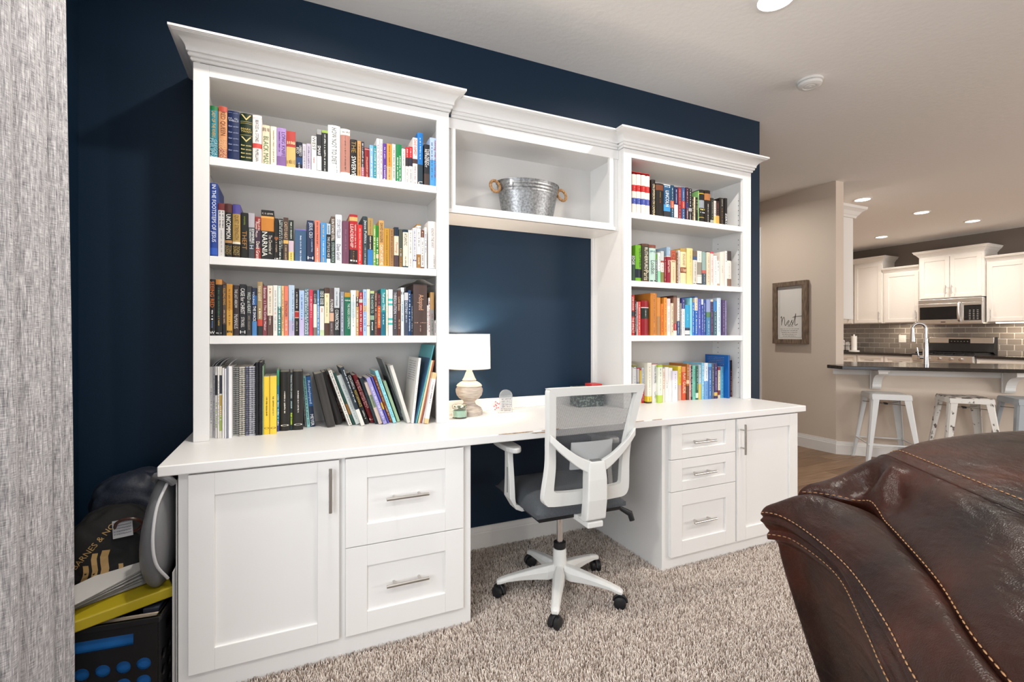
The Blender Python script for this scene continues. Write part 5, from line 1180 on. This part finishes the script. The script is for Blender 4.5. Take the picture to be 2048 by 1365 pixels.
# dark hoop and card in the bag
hp_ = MB().tube([(.44 + .036 * math.cos(q_), -.478 - .012 * math.sin(q_), .538 + .026 * math.sin(q_)) for q_ in [2 * math.pi * k / 28 for k in range(28)]], .005, 8, closed=True).build('bag_hoop', mat('hoop_brown', (.05, .018, .012), .35), smooth=True)
tag(hp_, 'dark brown hoop handle sticking out of the tote', 'handle')
cdx = inplace(MB().box((-.028, -.001, -.03), (.028, .001, .026)).build('printed_card', mat('card_white', (.42, .42, .44), .6)), .425, -.482, .535, R(-8), R(-12), R(-8))
for k in range(5): put_text(cdx, '~14', (-.024, -.0014, .016 - k * .009), (1, 0, 0), (0, 0, 1), .048, .0045, mat('card_ink', (.12, .13, .16), .7), 'print_line')
tag(cdx, 'small white printed card tucked in the tote', 'card')
# grey backpack squeezed against the cabinet side
gb = thing('backpack', 'grey padded backpack squeezed between crate and white cabinet', 'backpack', (.545, -.47, 0))
GB = mat('grey_padding', (.16, .165, .175), .45, bump=(90, .3, .003)); P = []
for i in range(29):
    t = i / 28; z = .355 + (.722 - .355) * t; bul = (math.sin(math.pi * min(1, t * 1.02)) ** .55); xc = -.005 + .02 * t; hw = .014 + .040 * bul * (1 - .45 * t); hy = .05 + .115 * bul
    P.append([(xc + hw * math.copysign(abs(math.cos(q_)) ** .8, math.cos(q_)) * (1.3 if math.cos(q_) < 0 else .7), -.04 + hy * math.sin(q_), z) for q_ in [2 * math.pi * k / 28 for k in range(28)]])
b = MB().grid(P, closed_v=True); n_ = len(b.v); b.f += [tuple(range(28)), tuple(range(n_ - 28, n_))]; b.m += [0, 0]
b.build('shell', GB, gb, smooth=True, angle=70, fixn=True)
pp = cr([(.028, -.150, .70), (.010, -.192, .64), (.004, -.212, .55), (.010, -.200, .47), (.030, -.15, .40)], 6)
MB().tube(pp, .0045, 8).build('piping', mat('silver_piping', (.55, .56, .58), .3), gb, smooth=True)
MB().tube(cr([(-.015, -.10, .705), (0, -.14, .725), (.03, -.165, .722), (.045, -.15, .70)], 6), .011, 10).build('carry_loop', GB, gb, smooth=True)
pb = MB().box((.5925, -.60, .012), (.5955, -.12, .70)).build('poster_board', mat('board_white', (.7, .7, .68), .7)); tag(pb, 'white poster board standing flat against the cabinet side', 'board')
pb = MB().box((.5885, -.63, .012), (.5915, -.2, .42)).build('poster_board', mat('board_grey', (.5, .5, .5), .7)); tag(pb, 'shorter grey board standing in front of the poster board', 'board')
# ================================================================== leather recliner
rc_ = thing('leather_recliner', 'dark brown leather recliner with tan stitching seen from behind', 'armchair', (1.98, -1.66, 0), R(-126.87))
lm = bpy.data.materials.new('brown_leather'); lm.use_nodes = True; nt = lm.node_tree; bs = nt.nodes['Principled BSDF']
tc = nt.nodes.new('ShaderNodeTexCoord')
def nz(scale, det, typ='ShaderNodeTexNoise', st=(1, 1, 1)):
    mp = nt.nodes.new('ShaderNodeMapping'); mp.inputs['Scale'].default_value = st; nt.links.new(tc.outputs['Object'], mp.inputs[0])
    n_ = nt.nodes.new(typ); n_.inputs['Scale'].default_value = scale
    if typ.endswith('Noise'): n_.inputs['Detail'].default_value = det
    nt.links.new(mp.outputs[0], n_.inputs['Vector']); return n_
a_ = nz(5, 4); rp = nt.nodes.new('ShaderNodeValToRGB'); e = rp.color_ramp.elements; e[0].color = (.006, .0027, .0025, 1); e[0].position = .3; e[1].color = (.058, .0125, .0055, 1); e[1].position = .75
x_ = e.new(.5); x_.color = (.021, .0058, .0036, 1)
nt.links.new(a_.outputs['Fac'], rp.inputs[0]); nt.links.new(rp.outputs[0], bs.inputs['Base Color'])
bs.inputs['Roughness'].default_value = .33; bs.inputs['Specular IOR Level'].default_value = .32
g_ = nz(420, 0, 'ShaderNodeTexVoronoi'); w_ = nz(9, 3, st=(1, 2.2, 2.2)); w2 = nz(40, 2, st=(.6, 2, 2))
b1 = nt.nodes.new('ShaderNodeBump'); b1.inputs['Strength'].default_value = .42; b1.inputs['Distance'].default_value = .02; nt.links.new(w_.outputs['Fac'], b1.inputs['Height'])
b3 = nt.nodes.new('ShaderNodeBump'); b3.inputs['Strength'].default_value = .3; b3.inputs['Distance'].default_value = .004; nt.links.new(w2.outputs['Fac'], b3.inputs['Height']); nt.links.new(b1.outputs[0], b3.inputs['Normal'])
b2 = nt.nodes.new('ShaderNodeBump'); b2.inputs['Strength'].default_value = .28; b2.inputs['Distance'].default_value = .0012; nt.links.new(g_.outputs['Distance'], b2.inputs['Height']); nt.links.new(b3.outputs[0], b2.inputs['Normal']); nt.links.new(b2.outputs[0], bs.inputs['Normal'])
I = lambda s, xs, ys: float(np.interp(s, xs, ys))
def sm_i(xs, ys):
    pts = cr(list(zip(xs, ys)), 10); X_ = [p[0] for p in pts]; Y_ = [p[1] for p in pts]
    return lambda s: float(np.interp(s, X_, Y_))
t2f = sm_i([0, .063, .209, .396, .52, .75, 1.0], [0, .044, .066, .032, .005, -.03, -.04]); t1f = sm_i([0, .092, .277, .455, .592, .8, 1.0], [-.012, .034, .054, .031, .001, -.03, -.04])
t0f = sm_i([-.02, .0, .055, .114, .18, .254, .449, .614, .8, 1.0], [.06, .078, .128, .172, .172, .154, .11, .058, .03, .02])
NS = 90; SS = [(-.004 + 1.0 * (i / NS) ** 1.25) for i in range(NS + 1)]
def section(s):
    """outer panel and border roll: (t, z) from the floor up to the crease under the cushion"""
    a, c, d = t2f(s), t1f(s), t0f(s)
    end = max(0, 1 - s / .05); k = end ** 2                                # the roll rounds off at its far end
    dz = -.012 * k; m = (c + d) / 2
    return [(a + .20, .04), (a + .155, .20), (a + .105, .36), (a + .062, .50), (a + .028, .62), (a + .018, .665), (a + .006, .678), (a - .004, .688 + dz), (a - .006, .700 + dz), (a - .001, .709 + dz), (a - .008, .717 + dz),
            (c - .002, .726 + dz), (c - .009, .733 + dz), (c - .003, .742 + dz), (c - .008, .750 + dz), (c + .004, .768 + dz), (c * .65 + d * .35, .792 + dz * 2), (c * .35 + d * .65, .803 + dz * 2), (c * .12 + d * .88, .796 + dz * 2), (d + .008, .776), (d + .03, .74)]
sec = [cr(section(s), 3) for s in SS]
P = [[(s, p[0], p[1]) for p in sc2] for s, sc2 in zip(SS, sec)]
# far end: fold the section in behind
e0 = P[0]; cap1 = [(-.014, p[1] + .012 + .02 * (p[2] < .68), p[2] - .004) for p in e0]; cap2 = [(-.012, p[1] + .10, p[2] - .03) for p in e0]; cap3 = [(.02, p[1] + .3, p[2] - .06) for p in e0]
b = MB().grid([cap3, cap2, cap1] + P); b.build('back_shell', lm, rc_, smooth='all', fixn=True)
# head cushion
sfar = lambda t: I(t, [.03, .07, .116, .214, .35, .45, .62, .9], [-.03, -.035, -.04, -.09, -.135, -.135, -.14, -.12])
NC = 80
def top_section(s):
    d = t0f(max(s, 0))
    fold = .042 * math.exp(-((s - .155) / .035) ** 2) - .030 * math.exp(-((s - .10) / .03) ** 2) - .012 * math.exp(-((s - .22) / .03) ** 2)
    f2 = .4 * fold
    return [(d + .05, .73), (d + .012, .765), (d - .004, .79), (d + .004, .815 + fold * .5), (d + .035, .842 + fold), (.5 * d + .135, .872 + f2), (.25 * d + .195, .887), (.245, .893), (.262, .8985), (.34, .922), (.46, .947), (.60, .958), (.74, .945), (.85, .895), (.90, .80), (.90, .62), (.88, .5)]
cols = []
for i in range(NC + 1):
    q_ = i / NC; cols.append(q_)
P = []
for q_ in cols:
    s_eff = 1.0 * q_ ** 1.2; base = cr(top_section(s_eff), 4); row = []
    for (t, z) in base:
        s0 = sfar(t); s = s0 + (1.0 - s0) * q_ ** 1.2; dist = s - s0; r_ = .12; fall = max(0, 1 - dist / r_)
        z2 = z - (.03 + .05 * min(1, max(0, (t - .1) / .15))) * fall ** 2.2 * min(1, max(0, (z - .74) / .1)); row.append((s, t, z2))
    P.append(row)
e0 = P[0]; c1 = [(p[0] - .012, p[1], p[2] - .05 * min(1, max(0, (p[2] - .72) / .08))) for p in e0]; c2 = [(p[0] + .0, p[1], p[2] - .16 * min(1, max(0, (p[2] - .66) / .1))) for p in e0]
cush_rows = P
MB().grid([c2, c1] + P).build('head_cushion', lm, rc_, smooth='all', fixn=True)
# tan stitching
ST_ = mat('tan_thread', (.30, .155, .07), .6)
def stitches(pts, L=.0085, gap=.0045, r=.0013):
    b = MB(); pts = [Vector(p) for p in pts]; acc = 0; cum = [0]
    for i in range(1, len(pts)): cum.append(cum[-1] + (pts[i] - pts[i - 1]).length)
    def ptat(d):
        i = max(1, min(len(pts) - 1, int(np.searchsorted(cum, d)))); k = (d - cum[i - 1]) / max(1e-9, cum[i] - cum[i - 1]); return pts[i - 1].lerp(pts[i], k)
    d = .002
    while d + L < cum[-1]:
        a, c = ptat(d), ptat(d + L); m_ = (a + c) / 2 + (ptat(d + L / 2) - (a + c) / 2); b.tube([a, m_ , c], [r * .6, r, r * .6], 5); d += L + gap
    o = b.build('stitch_row', ST_, rc_, smooth='all'); o['kind'] = 'stuff'
stitches([(s, sc2[8 * 3][0] - .0012, sc2[8 * 3][1] - .001) for s, sc2 in zip(SS, sec)][1:])
stitches([(s, sc2[14 * 3][0] - .0010, sc2[14 * 3][1] + .001) for s, sc2 in zip(SS, sec)][1:])
stitches([(r_[10][0], r_[10][1] - .0008, r_[10][2] + .0008) for r_ in cush_rows][1:])
stitches([(r_[4 * 8 + 1][0], r_[4 * 8 + 1][1], r_[4 * 8 + 1][2] + .0012) for r_ in cush_rows][1:])
MB().tube([(r_[4 * 7 + 1][0], r_[4 * 7 + 1][1], r_[4 * 7 + 1][2] - .001) for r_ in cush_rows], .003, 6).build('seam_welt', lm, rc_, smooth='all')
# seat and base, on the side away from the photograph
cushion(.02, .92, .84, 1.42, .34, .44, .05, 'seat_cushion', lm, rc_, crown_=.03)
MB().box((.02, .25, .05), (.94, 1.38, .34)).build('base_frame', lm, rc_, bevel=.03, seg=3)
for sx in (0, .97): MB().box((sx - .09, .30, .05), (sx + .09, 1.40, .60)).build('arm', lm, rc_, bevel=.06, seg=4)
for sx in (.1, .86):
    for tt in (.32, 1.3): MB().lathe([(.025, 0), (.03, .05)], (sx, tt, .0), 14).build('foot', BLACKP, rc_, smooth=True)
# ================================================================== kitchen
WARMW = mat('kitchen_white', (.80, .77, .73), .4)
def shaker_x(name, par, xf, y0, y1, z0, z1, fr=.055, t=.02, rec=.008, m=WARMW):
    o = MB().box((xf - t, y0, z0), (xf, y0 + fr, z1)).box((xf - t, y1 - fr, z0), (xf, y1, z1)).box((xf - t, y0 + fr, z0), (xf, y1 - fr, z0 + fr)).box((xf - t, y0 + fr, z1 - fr), (xf, y1 - fr, z1)).build(name, m, par, bevel=.0015)
    MB().box((xf - t + rec, y0 + fr, z0 + fr), (xf - .001, y1 - fr, z1 - fr)).build('panel', m, o); return o
def kcrown(par, x0, x1, y0, y1, z0, h=.09, o=.06, left=True, m=WARMW, right=True):
    """crown round a wall cabinet standing out from x1 (wall) to x0 (front)"""
    prof = [(0, 0), (.12, 0), (.16, .12), (.30, .22), (.46, .40), (.74, .58), (.86, .70), (.86, .80), (1, .86), (1, 1), (0, 1)]
    pts = [((x1, y1), (0, 1)), ((x0, y1), (-1, 1)), ((x0, y0), (-1, -1)), ((x1, y0), (0, -1))]
    if not left: pts = [((x0, y1), (-1, 0))] + pts[2:]
    if not right: pts = pts[:-2] + [((x0, y0), (-1, 0))]
    P = [[(p[0] + n[0] * a * o, p[1] + n[1] * a * o, z0 + c * h) for a, c in prof] for p, n in pts]
    b = MB().grid(P, closed_v=True); k = len(prof); N = len(P); b.f += [tuple(range(k)), tuple(range((N - 1) * k, N * k))[::-1]]; b.m += [0, 0]
    return b.build('crown_molding', m, par, fixn=True)
def upper(label, y0, y1, z0, z1, zc, doors, xf=10.25, hs=(), left=True, right=True):
    t = thing('kitchen_wall_cabinet', label, 'cabinet')
    MB().box((xf, y0, z0), (10.598, y1, z1)).build('body', WARMW, t)
    for (a, c, hy_) in doors:
        d = shaker_x('door', t, xf - .0005, a, c, z0 + .012, z1 - .03)
        if hy_ is not None:
            b = MB().tube([(xf - .05, hy_, z0 + .06), (xf - .05, hy_, z0 + .20)], .006, 8)
            for zz in (.085, .175): b.tube([(xf - .02, hy_, z0 + zz), (xf - .05, hy_, z0 + zz)], .004, 6)
            b.build('handle', NICKEL, d, smooth=True)
    if zc: kcrown(t, xf, 10.598, y0, y1, z1, zc - z1, .065, left, right=right)
    return t
upper('tall white kitchen wall cabinet in the corner with a raised crown', 2.43, 2.90, 1.372, 2.45, 2.54, [(2.445, 2.885, 2.475)])
upper('white kitchen wall cabinet beyond the corner cabinet, partly hidden', 2.91, 3.5, 1.372, 2.45, 2.54, [(2.93, 3.48, 2.965)], left=False, right=False)
upper('low white kitchen wall cabinet left of the microwave', 1.885, 2.425, 1.372, 2.24, 2.315, [(1.90, 2.39, 1.935)], left=False, right=False)
upper('white double door cabinet above the microwave', 1.07, 1.88, 1.742, 2.42, 2.51, [(1.478, 1.855, 1.51), (1.095, 1.470, 1.438)], xf=10.2)
upper('white kitchen wall cabinet right of the microwave', .15, 1.065, 1.355, 2.25, 2.325, [(.62, 1.05, 1.015), (.17, .61, .21)], left=False, right=False)
# microwave
mw = thing('microwave', 'stainless over-range microwave with curved handle', 'microwave', (10.18, 1.475, 1.335))
MB().box((.001, -.4, 0), (.418, .4, .395)).build('body', STEEL, mw, bevel=.004)
MB().box((-.022, -.155, .012), (0, .398, .325)).build('door', STEEL, mw, bevel=.003)
MB().box((-.024, -.120, .075), (-.0222, .375, .275)).build('window', GLASSD, mw)
MB().box((-.020, -.398, .012), (0, -.158, .325)).build('control_side', STEEL, mw, bevel=.003)
MB().box((-.0225, -.385, .055), (-.0205, -.185, .285)).build('control_panel', GLASSD, mw)
for r_ in range(6):
    for c_ in range(3): MB().box((-.0232, -.355 + c_ * .045, .07 + r_ * .026), (-.0226, -.335 + c_ * .045, .078 + r_ * .026)).build('key', mat('key_grey', (.35, .35, .35), .6), mw)
MB().box((-.018, -.398, .328), (0, .398, .392)).build('vent_strip', STEEL, mw, bevel=.003)
MB().tube(cr([(-.024, -.13, .05), (-.055, -.135, .08), (-.078, -.14, .19), (-.055, -.135, .30), (-.024, -.13, .325)], 6), .016, 12).build('handle', STEEL, mw, smooth=True)
MB().box((-.0235, .04, .03), (-.0225, .10, .042)).build('nameplate', BLACKP, mw)
# range
rg_ = thing('range_stove', 'stainless gas range with raised control backguard', 'stove', (9.945, 1.467, KF))
MB().box((.0, -.38, .05), (.62, .38, .895)).build('body', STEEL, rg_, bevel=.004)
MB().box((-.02, -.385, .896), (.62, .385, .915)).build('cooktop', BLACKP, rg_, bevel=.004)
b = MB()
for gy_ in (-.25, 0, .25):
    for gx_ in (.08, .24, .40, .54): b.box((gx_ - .006, gy_ - .115, .930), (gx_ + .006, gy_ + .115, .942))
    for yy in (-.11, 0, .11): b.box((.05, gy_ + yy - .006, .915), (.56, gy_ + yy + .006, .940))
b.build('burner_grate', BLACKP, rg_)
MB().prism([(.50, .95), (.56, .915), (.64, .915), (.64, 1.175), (.56, 1.175)], -.405, .405, 'y').build('backguard_base', BLACKP, rg_, fixn=True)
MB().box((.535, -.40, 1.015), (.565, .40, 1.172)).build('backguard', STEEL, rg_, bevel=.006)
MB().box((.5325, -.125, 1.075), (.5349, .145, 1.145)).build('display_panel', GLASSD, rg_, bevel=.0006)
for k in range(6): MB().box((.5315, -.1 + k * .04, 1.105), (.5323, -.085 + k * .04, 1.112)).build('display_key', mat('key_grey', (.35, .35, .35), .6), rg_)
MB().box((-.03, -.375, .80), (0, .375, .893)).build('knob_panel', STEEL, rg_, bevel=.004)
for yy in (.28, .16, .02, -.12, -.24): MB().lathe([(.022, 0), (.020, .03), (.001, .032)], n=16).xf(Matrix.Translation((-.0305, yy, .845)) @ Matrix.Rotation(R(-90), 4, 'Y')).build('knob', CHROME, rg_, smooth=True)
MB().box((-.03, -.37, .20), (0, .37, .79)).build('oven_door', STEEL, rg_, bevel=.004)
MB().tube([(-.07, -.32, .74), (-.07, .32, .74)], .012, 10).build('oven_handle', STEEL, rg_, smooth=True)
# base cabinets and counter along the far wall
def base_k(label, y0, y1, units):
    t = thing('kitchen_base_cabinet', label, 'cabinet')
    MB().box((10.0, y0, KF + .1), (10.598, y1, .826)).box((10.06, y0, KF), (10.598, y1, KF + .1)).build('body', WARMW, t)
    w = (y1 - y0) / units
    for k in range(units):
        a, c = y0 + w * k + .012, y0 + w * (k + 1) - .012
        d = shaker_x('drawer', t, 9.9995, a, c, .665, .805, fr=.035)
        MB().tube([(9.955, (a + c) / 2 - .07, .735), (9.955, (a + c) / 2 + .07, .735)], .006, 8).tube([(9.98, (a + c) / 2, .735), (9.955, (a + c) / 2, .735)], .004, 6).build('handle', NICKEL, d, smooth=True)
        shaker_x('door', t, 9.9995, a, c, KF + .12, .65)
    return t
base_k('white kitchen base cabinets left of the range', 1.852, 3.55, 4)
base_k('white kitchen base cabinets right of the range', .0, 1.082, 2)
for lab, a, c in (('dark granite counter left of the range', 1.8525, 3.58), ('dark granite counter right of the range', -.02, 1.0815)):
    tag(MB().box((9.965, a, .8265), (10.597, c, .868)).build('kitchen_counter', GRAN, bevel=.004), lab, 'counter')
# backsplash tiles, each one a piece of the kitchen wall
kw = bpy.data.objects['wall_kitchen']
TILE = [mat('tile_taupe_%d' % i, c, .18, spec=.55) for i, c in enumerate([(.235, .205, .185), (.26, .23, .205), (.215, .19, .172)])]
grout = MB().box((10.594, .1, .8685), (10.5995, 3.59, 1.372)).build('grout_bed', mat('grout_white', (.72, .68, .63), .8), kw)
tw, th = .1625, .0862
tmesh = [MB().box((-.006, -tw / 2 + .0055, -th / 2 + .005), (0, tw / 2 - .0055, th / 2 - .005)).mesh('tile', m) for m in TILE]
for r_ in range(6):
    z = 1.372 - th * (r_ + .5) - .001
    for k in range(22):
        y = .15 + k * tw + (tw / 2 if r_ % 2 else 0)
        if y > 3.5 or z < .87: continue
        o = bpy.data.objects.new('tile', tmesh[(r_ * 7 + k * 5) % 3]); COL.objects.link(o); o.parent = kw; o.location = (10.5938, y, z)
ol = thing('wall_outlet', 'white wall outlet on the tiled backsplash', 'outlet', (10.587, at_x(1805, 678, 10.587).y, at_x(1805, 678, 10.587).z))
MB().box((-.006, -.055, -.065), (-.0005, .055, .065)).build('plate', TRIM, ol, bevel=.002)
for s in (-1, 1): MB().box((-.0085, s * .024 - .014, -.03), (-.006, s * .024 + .014, .03)).build('socket', TRIM, ol, bevel=.001)
# counter items in the corner
pt = thing('paper_towel_holder', 'white paper towel roll on a stand in the kitchen corner', 'paper towel', (10.32, at_x(1708, 690, 10.32).y, .8685))
MB().lathe([(.085, 0), (.085, .016), (.02, .022)], n=24).build('stand', TRIM, pt, smooth=True); MB().lathe([(.045, .024), (.045, .28), (.012, .28), (.012, .31)], n=24).build('roll', mat('towel_white', (.8, .78, .75), .9), pt, smooth=True)
wc = thing('wire_caddy', 'black wire caddy holding white jars in the kitchen corner', 'caddy', (10.32, at_x(1691, 690, 10.32).y, .8685))
b = MB()
for z in (.01, .10, .17): b.tube([(-.08, -.09, z), (.08, -.09, z), (.08, .09, z), (-.08, .09, z)], .004, 6, closed=True)
for x_ in (-.08, .08):
    for y_ in (-.09, 0, .09): b.tube([(x_, y_, 0), (x_, y_, .17)], .004, 6)
b.build('wire_frame', BLACKP, wc, smooth=True)
for y_, hh in ((-.04, .13), (.045, .16)):
    jr = MB().lathe([(.032, 0), (.036, .01), (.036, hh), (.024, hh + .015), (.024, hh + .03), (.001, hh + .031)], (10.32, wc.location.y + y_, .885), 18).build('jar', mat('jar_white', (.75, .73, .70), .4), smooth=True)
    tag(jr, 'white jar in the wire caddy, %s one' % ('shorter' if hh < .14 else 'taller'), 'jar')
uc = MB().box((10.35, .25, 1.340), (10.40, 1.0, 1.3545)).build('undercabinet_light', emis('strip_glow', (1, .86, .66), 6)); tag(uc, 'warm light strip under the right kitchen wall cabinet', 'light')
area('undercabinet_lamp', (10.375, .62, 1.335), (0, 0, 0), .05, .7, 6, (1, .84, .64)); area('undercabinet_lamp_left', (10.375, 2.15, 1.365), (0, 0, 0), .05, .4, 3, (1, .84, .64))
# cabinet on the kitchen side of the beige wall: only its end panel shows
gc = thing('kitchen_wall_cabinet', 'cabinet end panel with crown beside the end of the beige wall', 'cabinet')
MB().box((6.0875, .70, 1.338), (6.40, 2.9, 2.42)).build('body', WARMW, gc)
shaker_d = MB().box((6.4005, .71, 1.345), (6.42, 1.6, 2.40)).build('door', WARMW, gc, bevel=.002)
prof = [(0, 0), (.012, 0), (.02, .02), (.03, .03), (.05, .06), (.07, .075), (.085, .085), (.09, .11), (0, .11)]
pts = [((6.0875, .70), (0, -1)), ((6.42, .70), (1, -1)), ((6.42, 2.9), (1, 0))]
P = [[(p[0] + n[0] * a, p[1] + n[1] * a, 2.421 + c) for a, c in prof] for p, n in pts]
b = MB().grid(P, closed_v=True); k = len(prof); b.f += [tuple(range(k)), tuple(range(2 * k, 3 * k))[::-1]]; b.m += [0, 0]; b.build('crown_molding', WARMW, gc, fixn=True)
# ------------------------------------------------------------------ breakfast bar
q = 2 ** -.5
A = Vector((5.96, .61)); D = Vector((q, -q)); NB = Vector((q, q))
fl = A - NB * .30 - D * .02
pl2 = [fl, fl + D * 2.7, fl + D * 2.7 + NB * 1.0, A + NB * .60 + D * .10, Vector((6.10, .60)), Vector((5.955, .60)), Vector((5.80, .60))]
tag(MB().prism([tuple(p) for p in pl2], .8385, .872).build('bar_counter', GRAN, bevel=.004, fixn=True), 'long dark granite breakfast bar top at an angle', 'counter')
def corbel(sd, label):
    t = thing('corbel', label, 'corbel', tuple(A + D * sd) + (0,), R(-45))     # local x along the wall, -y out
    poly = [(-.0005, .64), (-.03, .64), (-.045, .66)] + [(-.045 - .155 * (1 - math.cos(R(90) * k / 8)), .66 + .13 * math.sin(R(90) * k / 8)) for k in range(1, 9)] + [(-.215, .80), (-.215, .8375), (-.0005, .8375)]
    poly = [(p[0] - .0165, p[1]) for p in poly]
    MB().prism(poly, .0, .075, 'x').build('bracket', TRIM, t, bevel=.002, fixn=True)
    MB().box((-.008, -.245, .818), (.083, -.018, .8383)).build('top_plate', TRIM, t, bevel=.002)
    MB().box((-.008, -.0295, .636), (.083, -.0168, .8175)).build('back_plate', TRIM, t, bevel=.002)
corbel(.29, 'white scrolled corbel above the first stool'); corbel(1.30, 'white scrolled corbel near the third stool')
fc = thing('kitchen_faucet', 'tall chrome gooseneck faucet behind the breakfast bar', 'faucet', (6.63, .155, .872))
MB().lathe([(.030, 0), (.030, .008), (.025, .012)], n=20).build('base_flange', CHROME, fc, smooth=True)
MB().tube([(0, 0, .01), (0, 0, .20), (0, 0, .27)], [.028, .022, .016], 18).build('body', CHROME, fc, smooth=True)
dv = Vector((-.62, .78, 0)); pts = [Vector((0, 0, .25))] + [Vector((0, 0, .36)) + dv * (.052 * (1 - math.cos(a_))) + Vector((0, 0, .052 * math.sin(a_))) for a_ in [math.pi * k / 12 for k in range(13)]]
MB().tube(pts, .0145, 14).build('spout', CHROME, fc, smooth=True)
e_ = pts[-1]; MB().tube([e_, e_ - Vector((0, 0, .05)), e_ - Vector((0, 0, .13))], [.016, .018, .024], 14).build('spray_head', STEEL, fc, smooth=True)
MB().tube([Vector((0, 0, .075)), dv * .05 + Vector((0, 0, .075))], .015, 12).tube([dv * .055 + Vector((0, 0, .07)), dv * .07 + Vector((0, 0, .17))], .006, 8).build('lever', CHROME, fc, smooth=True)
# ------------------------------------------------------------------ metal stools
def stool(x, y, rz, label, m, worn=None):
    t = thing('metal_stool', label, 'stool', (x, y, KF), R(rz), 'backless metal stools along the breakfast bar')
    H, a, c = .66, .150, .215
    sq_ = [(s1 * a, s2 * a) for s1, s2 in ((-1, -1), (1, -1), (1, 1), (-1, 1))]
    b = MB(); b.box((-a, -a, H - .012), (a, a, H)); b.build('seat', worn or m, t, bevel=.012, seg=3)
    b = MB()
    for k in range(4):
        p, r_ = Vector(sq_[k]), Vector(sq_[(k + 1) % 4]); n = Vector((r_.y - p.y, -(r_.x - p.x))).normalized()
        P = [[(v_[0] + n.x * o_ * .010, v_[1] + n.y * o_ * .010, z) for v_ in (p * 1.005, p.lerp(r_, .5), r_ * 1.005)] for o_, z in ((0, H - .008), (.6, H - .05))]
        b.grid(P)
    o = b.build('apron', m, t, fixn=True); sdm = o.modifiers.new('s', 'SOLIDIFY'); sdm.thickness = .003; sdm.offset = 0
    for k, (s1, s2) in enumerate(((-1, -1), (1, -1), (1, 1), (-1, 1))):
        b = MB(); P = []
        for f in (0, .5, 1):
            zz = H - .02 - (H - .03) * f; R_ = a + (c - a) * f; w = .060 - .030 * f
            P.append([(s1 * R_ - s1 * w, s2 * R_, zz), (s1 * R_ - s1 * .012, s2 * R_, zz), (s1 * R_, s2 * R_ - s2 * .012, zz), (s1 * R_, s2 * R_ - s2 * w, zz)])
        b.grid(P); o = b.build('leg', m, t, fixn=True); sdm = o.modifiers.new('s', 'SOLIDIFY'); sdm.thickness = .0035
        MB().box((s1 * c - .014 - s1 * .008, s2 * c - .014 - s2 * .008, 0), (s1 * c + .014 - s1 * .008, s2 * c + .014 - s2 * .008, .012)).build('foot_cap', m, o)
    f = .70; R_ = a + (c - a) * f; zz = H - .02 - (H - .03) * f
    for k in range(4):
        p, r_ = sq_[k], sq_[(k + 1) % 4]; MB().box((-R_, -.006, -.006), (R_, .006, .006)).xf(Matrix.Rotation(math.atan2(r_[1] - p[1], r_[0] - p[0]), 4, 'Z') @ Matrix.Translation((0, -R_ + .008, zz))).build('stretcher', m, t)
    for s_ in (-1, 1): MB().tube([(-s_ * a * .95, -a * .95, H - .10), (s_ * a * .95, a * .95, H - .10)], .004, 6).build('cross_brace', NICKEL, t)
    MB().box((-.02, -.012, H - .108), (.02, .012, H - .092)).build('brace_clip', BLACKP, t)
    return t
SW = mat('stool_white', (.70, .72, .73), .35, coat=.2); SWO = mat('stool_worn', (.74, .73, .70), .4, noise=(24, (1, 1, 1), (.12, .10, .09), .60, .66)); SWT = mat('stool_worn_top', (.62, .58, .54), .45, noise=(14, (1, 1, 1), (.10, .085, .075), .48, .56)); SG = mat('stool_grey', (.38, .42, .46), .4)
stool(6.045, .205, 45, 'clean white metal stool nearest the beige wall', SW)
stool(6.41, -.23, 42, 'chipped white metal stool in the middle of the bar', SWO, SWT)
stool(6.775, -.535, 45, 'grey blue metal stool at the right edge of the bar', SG)
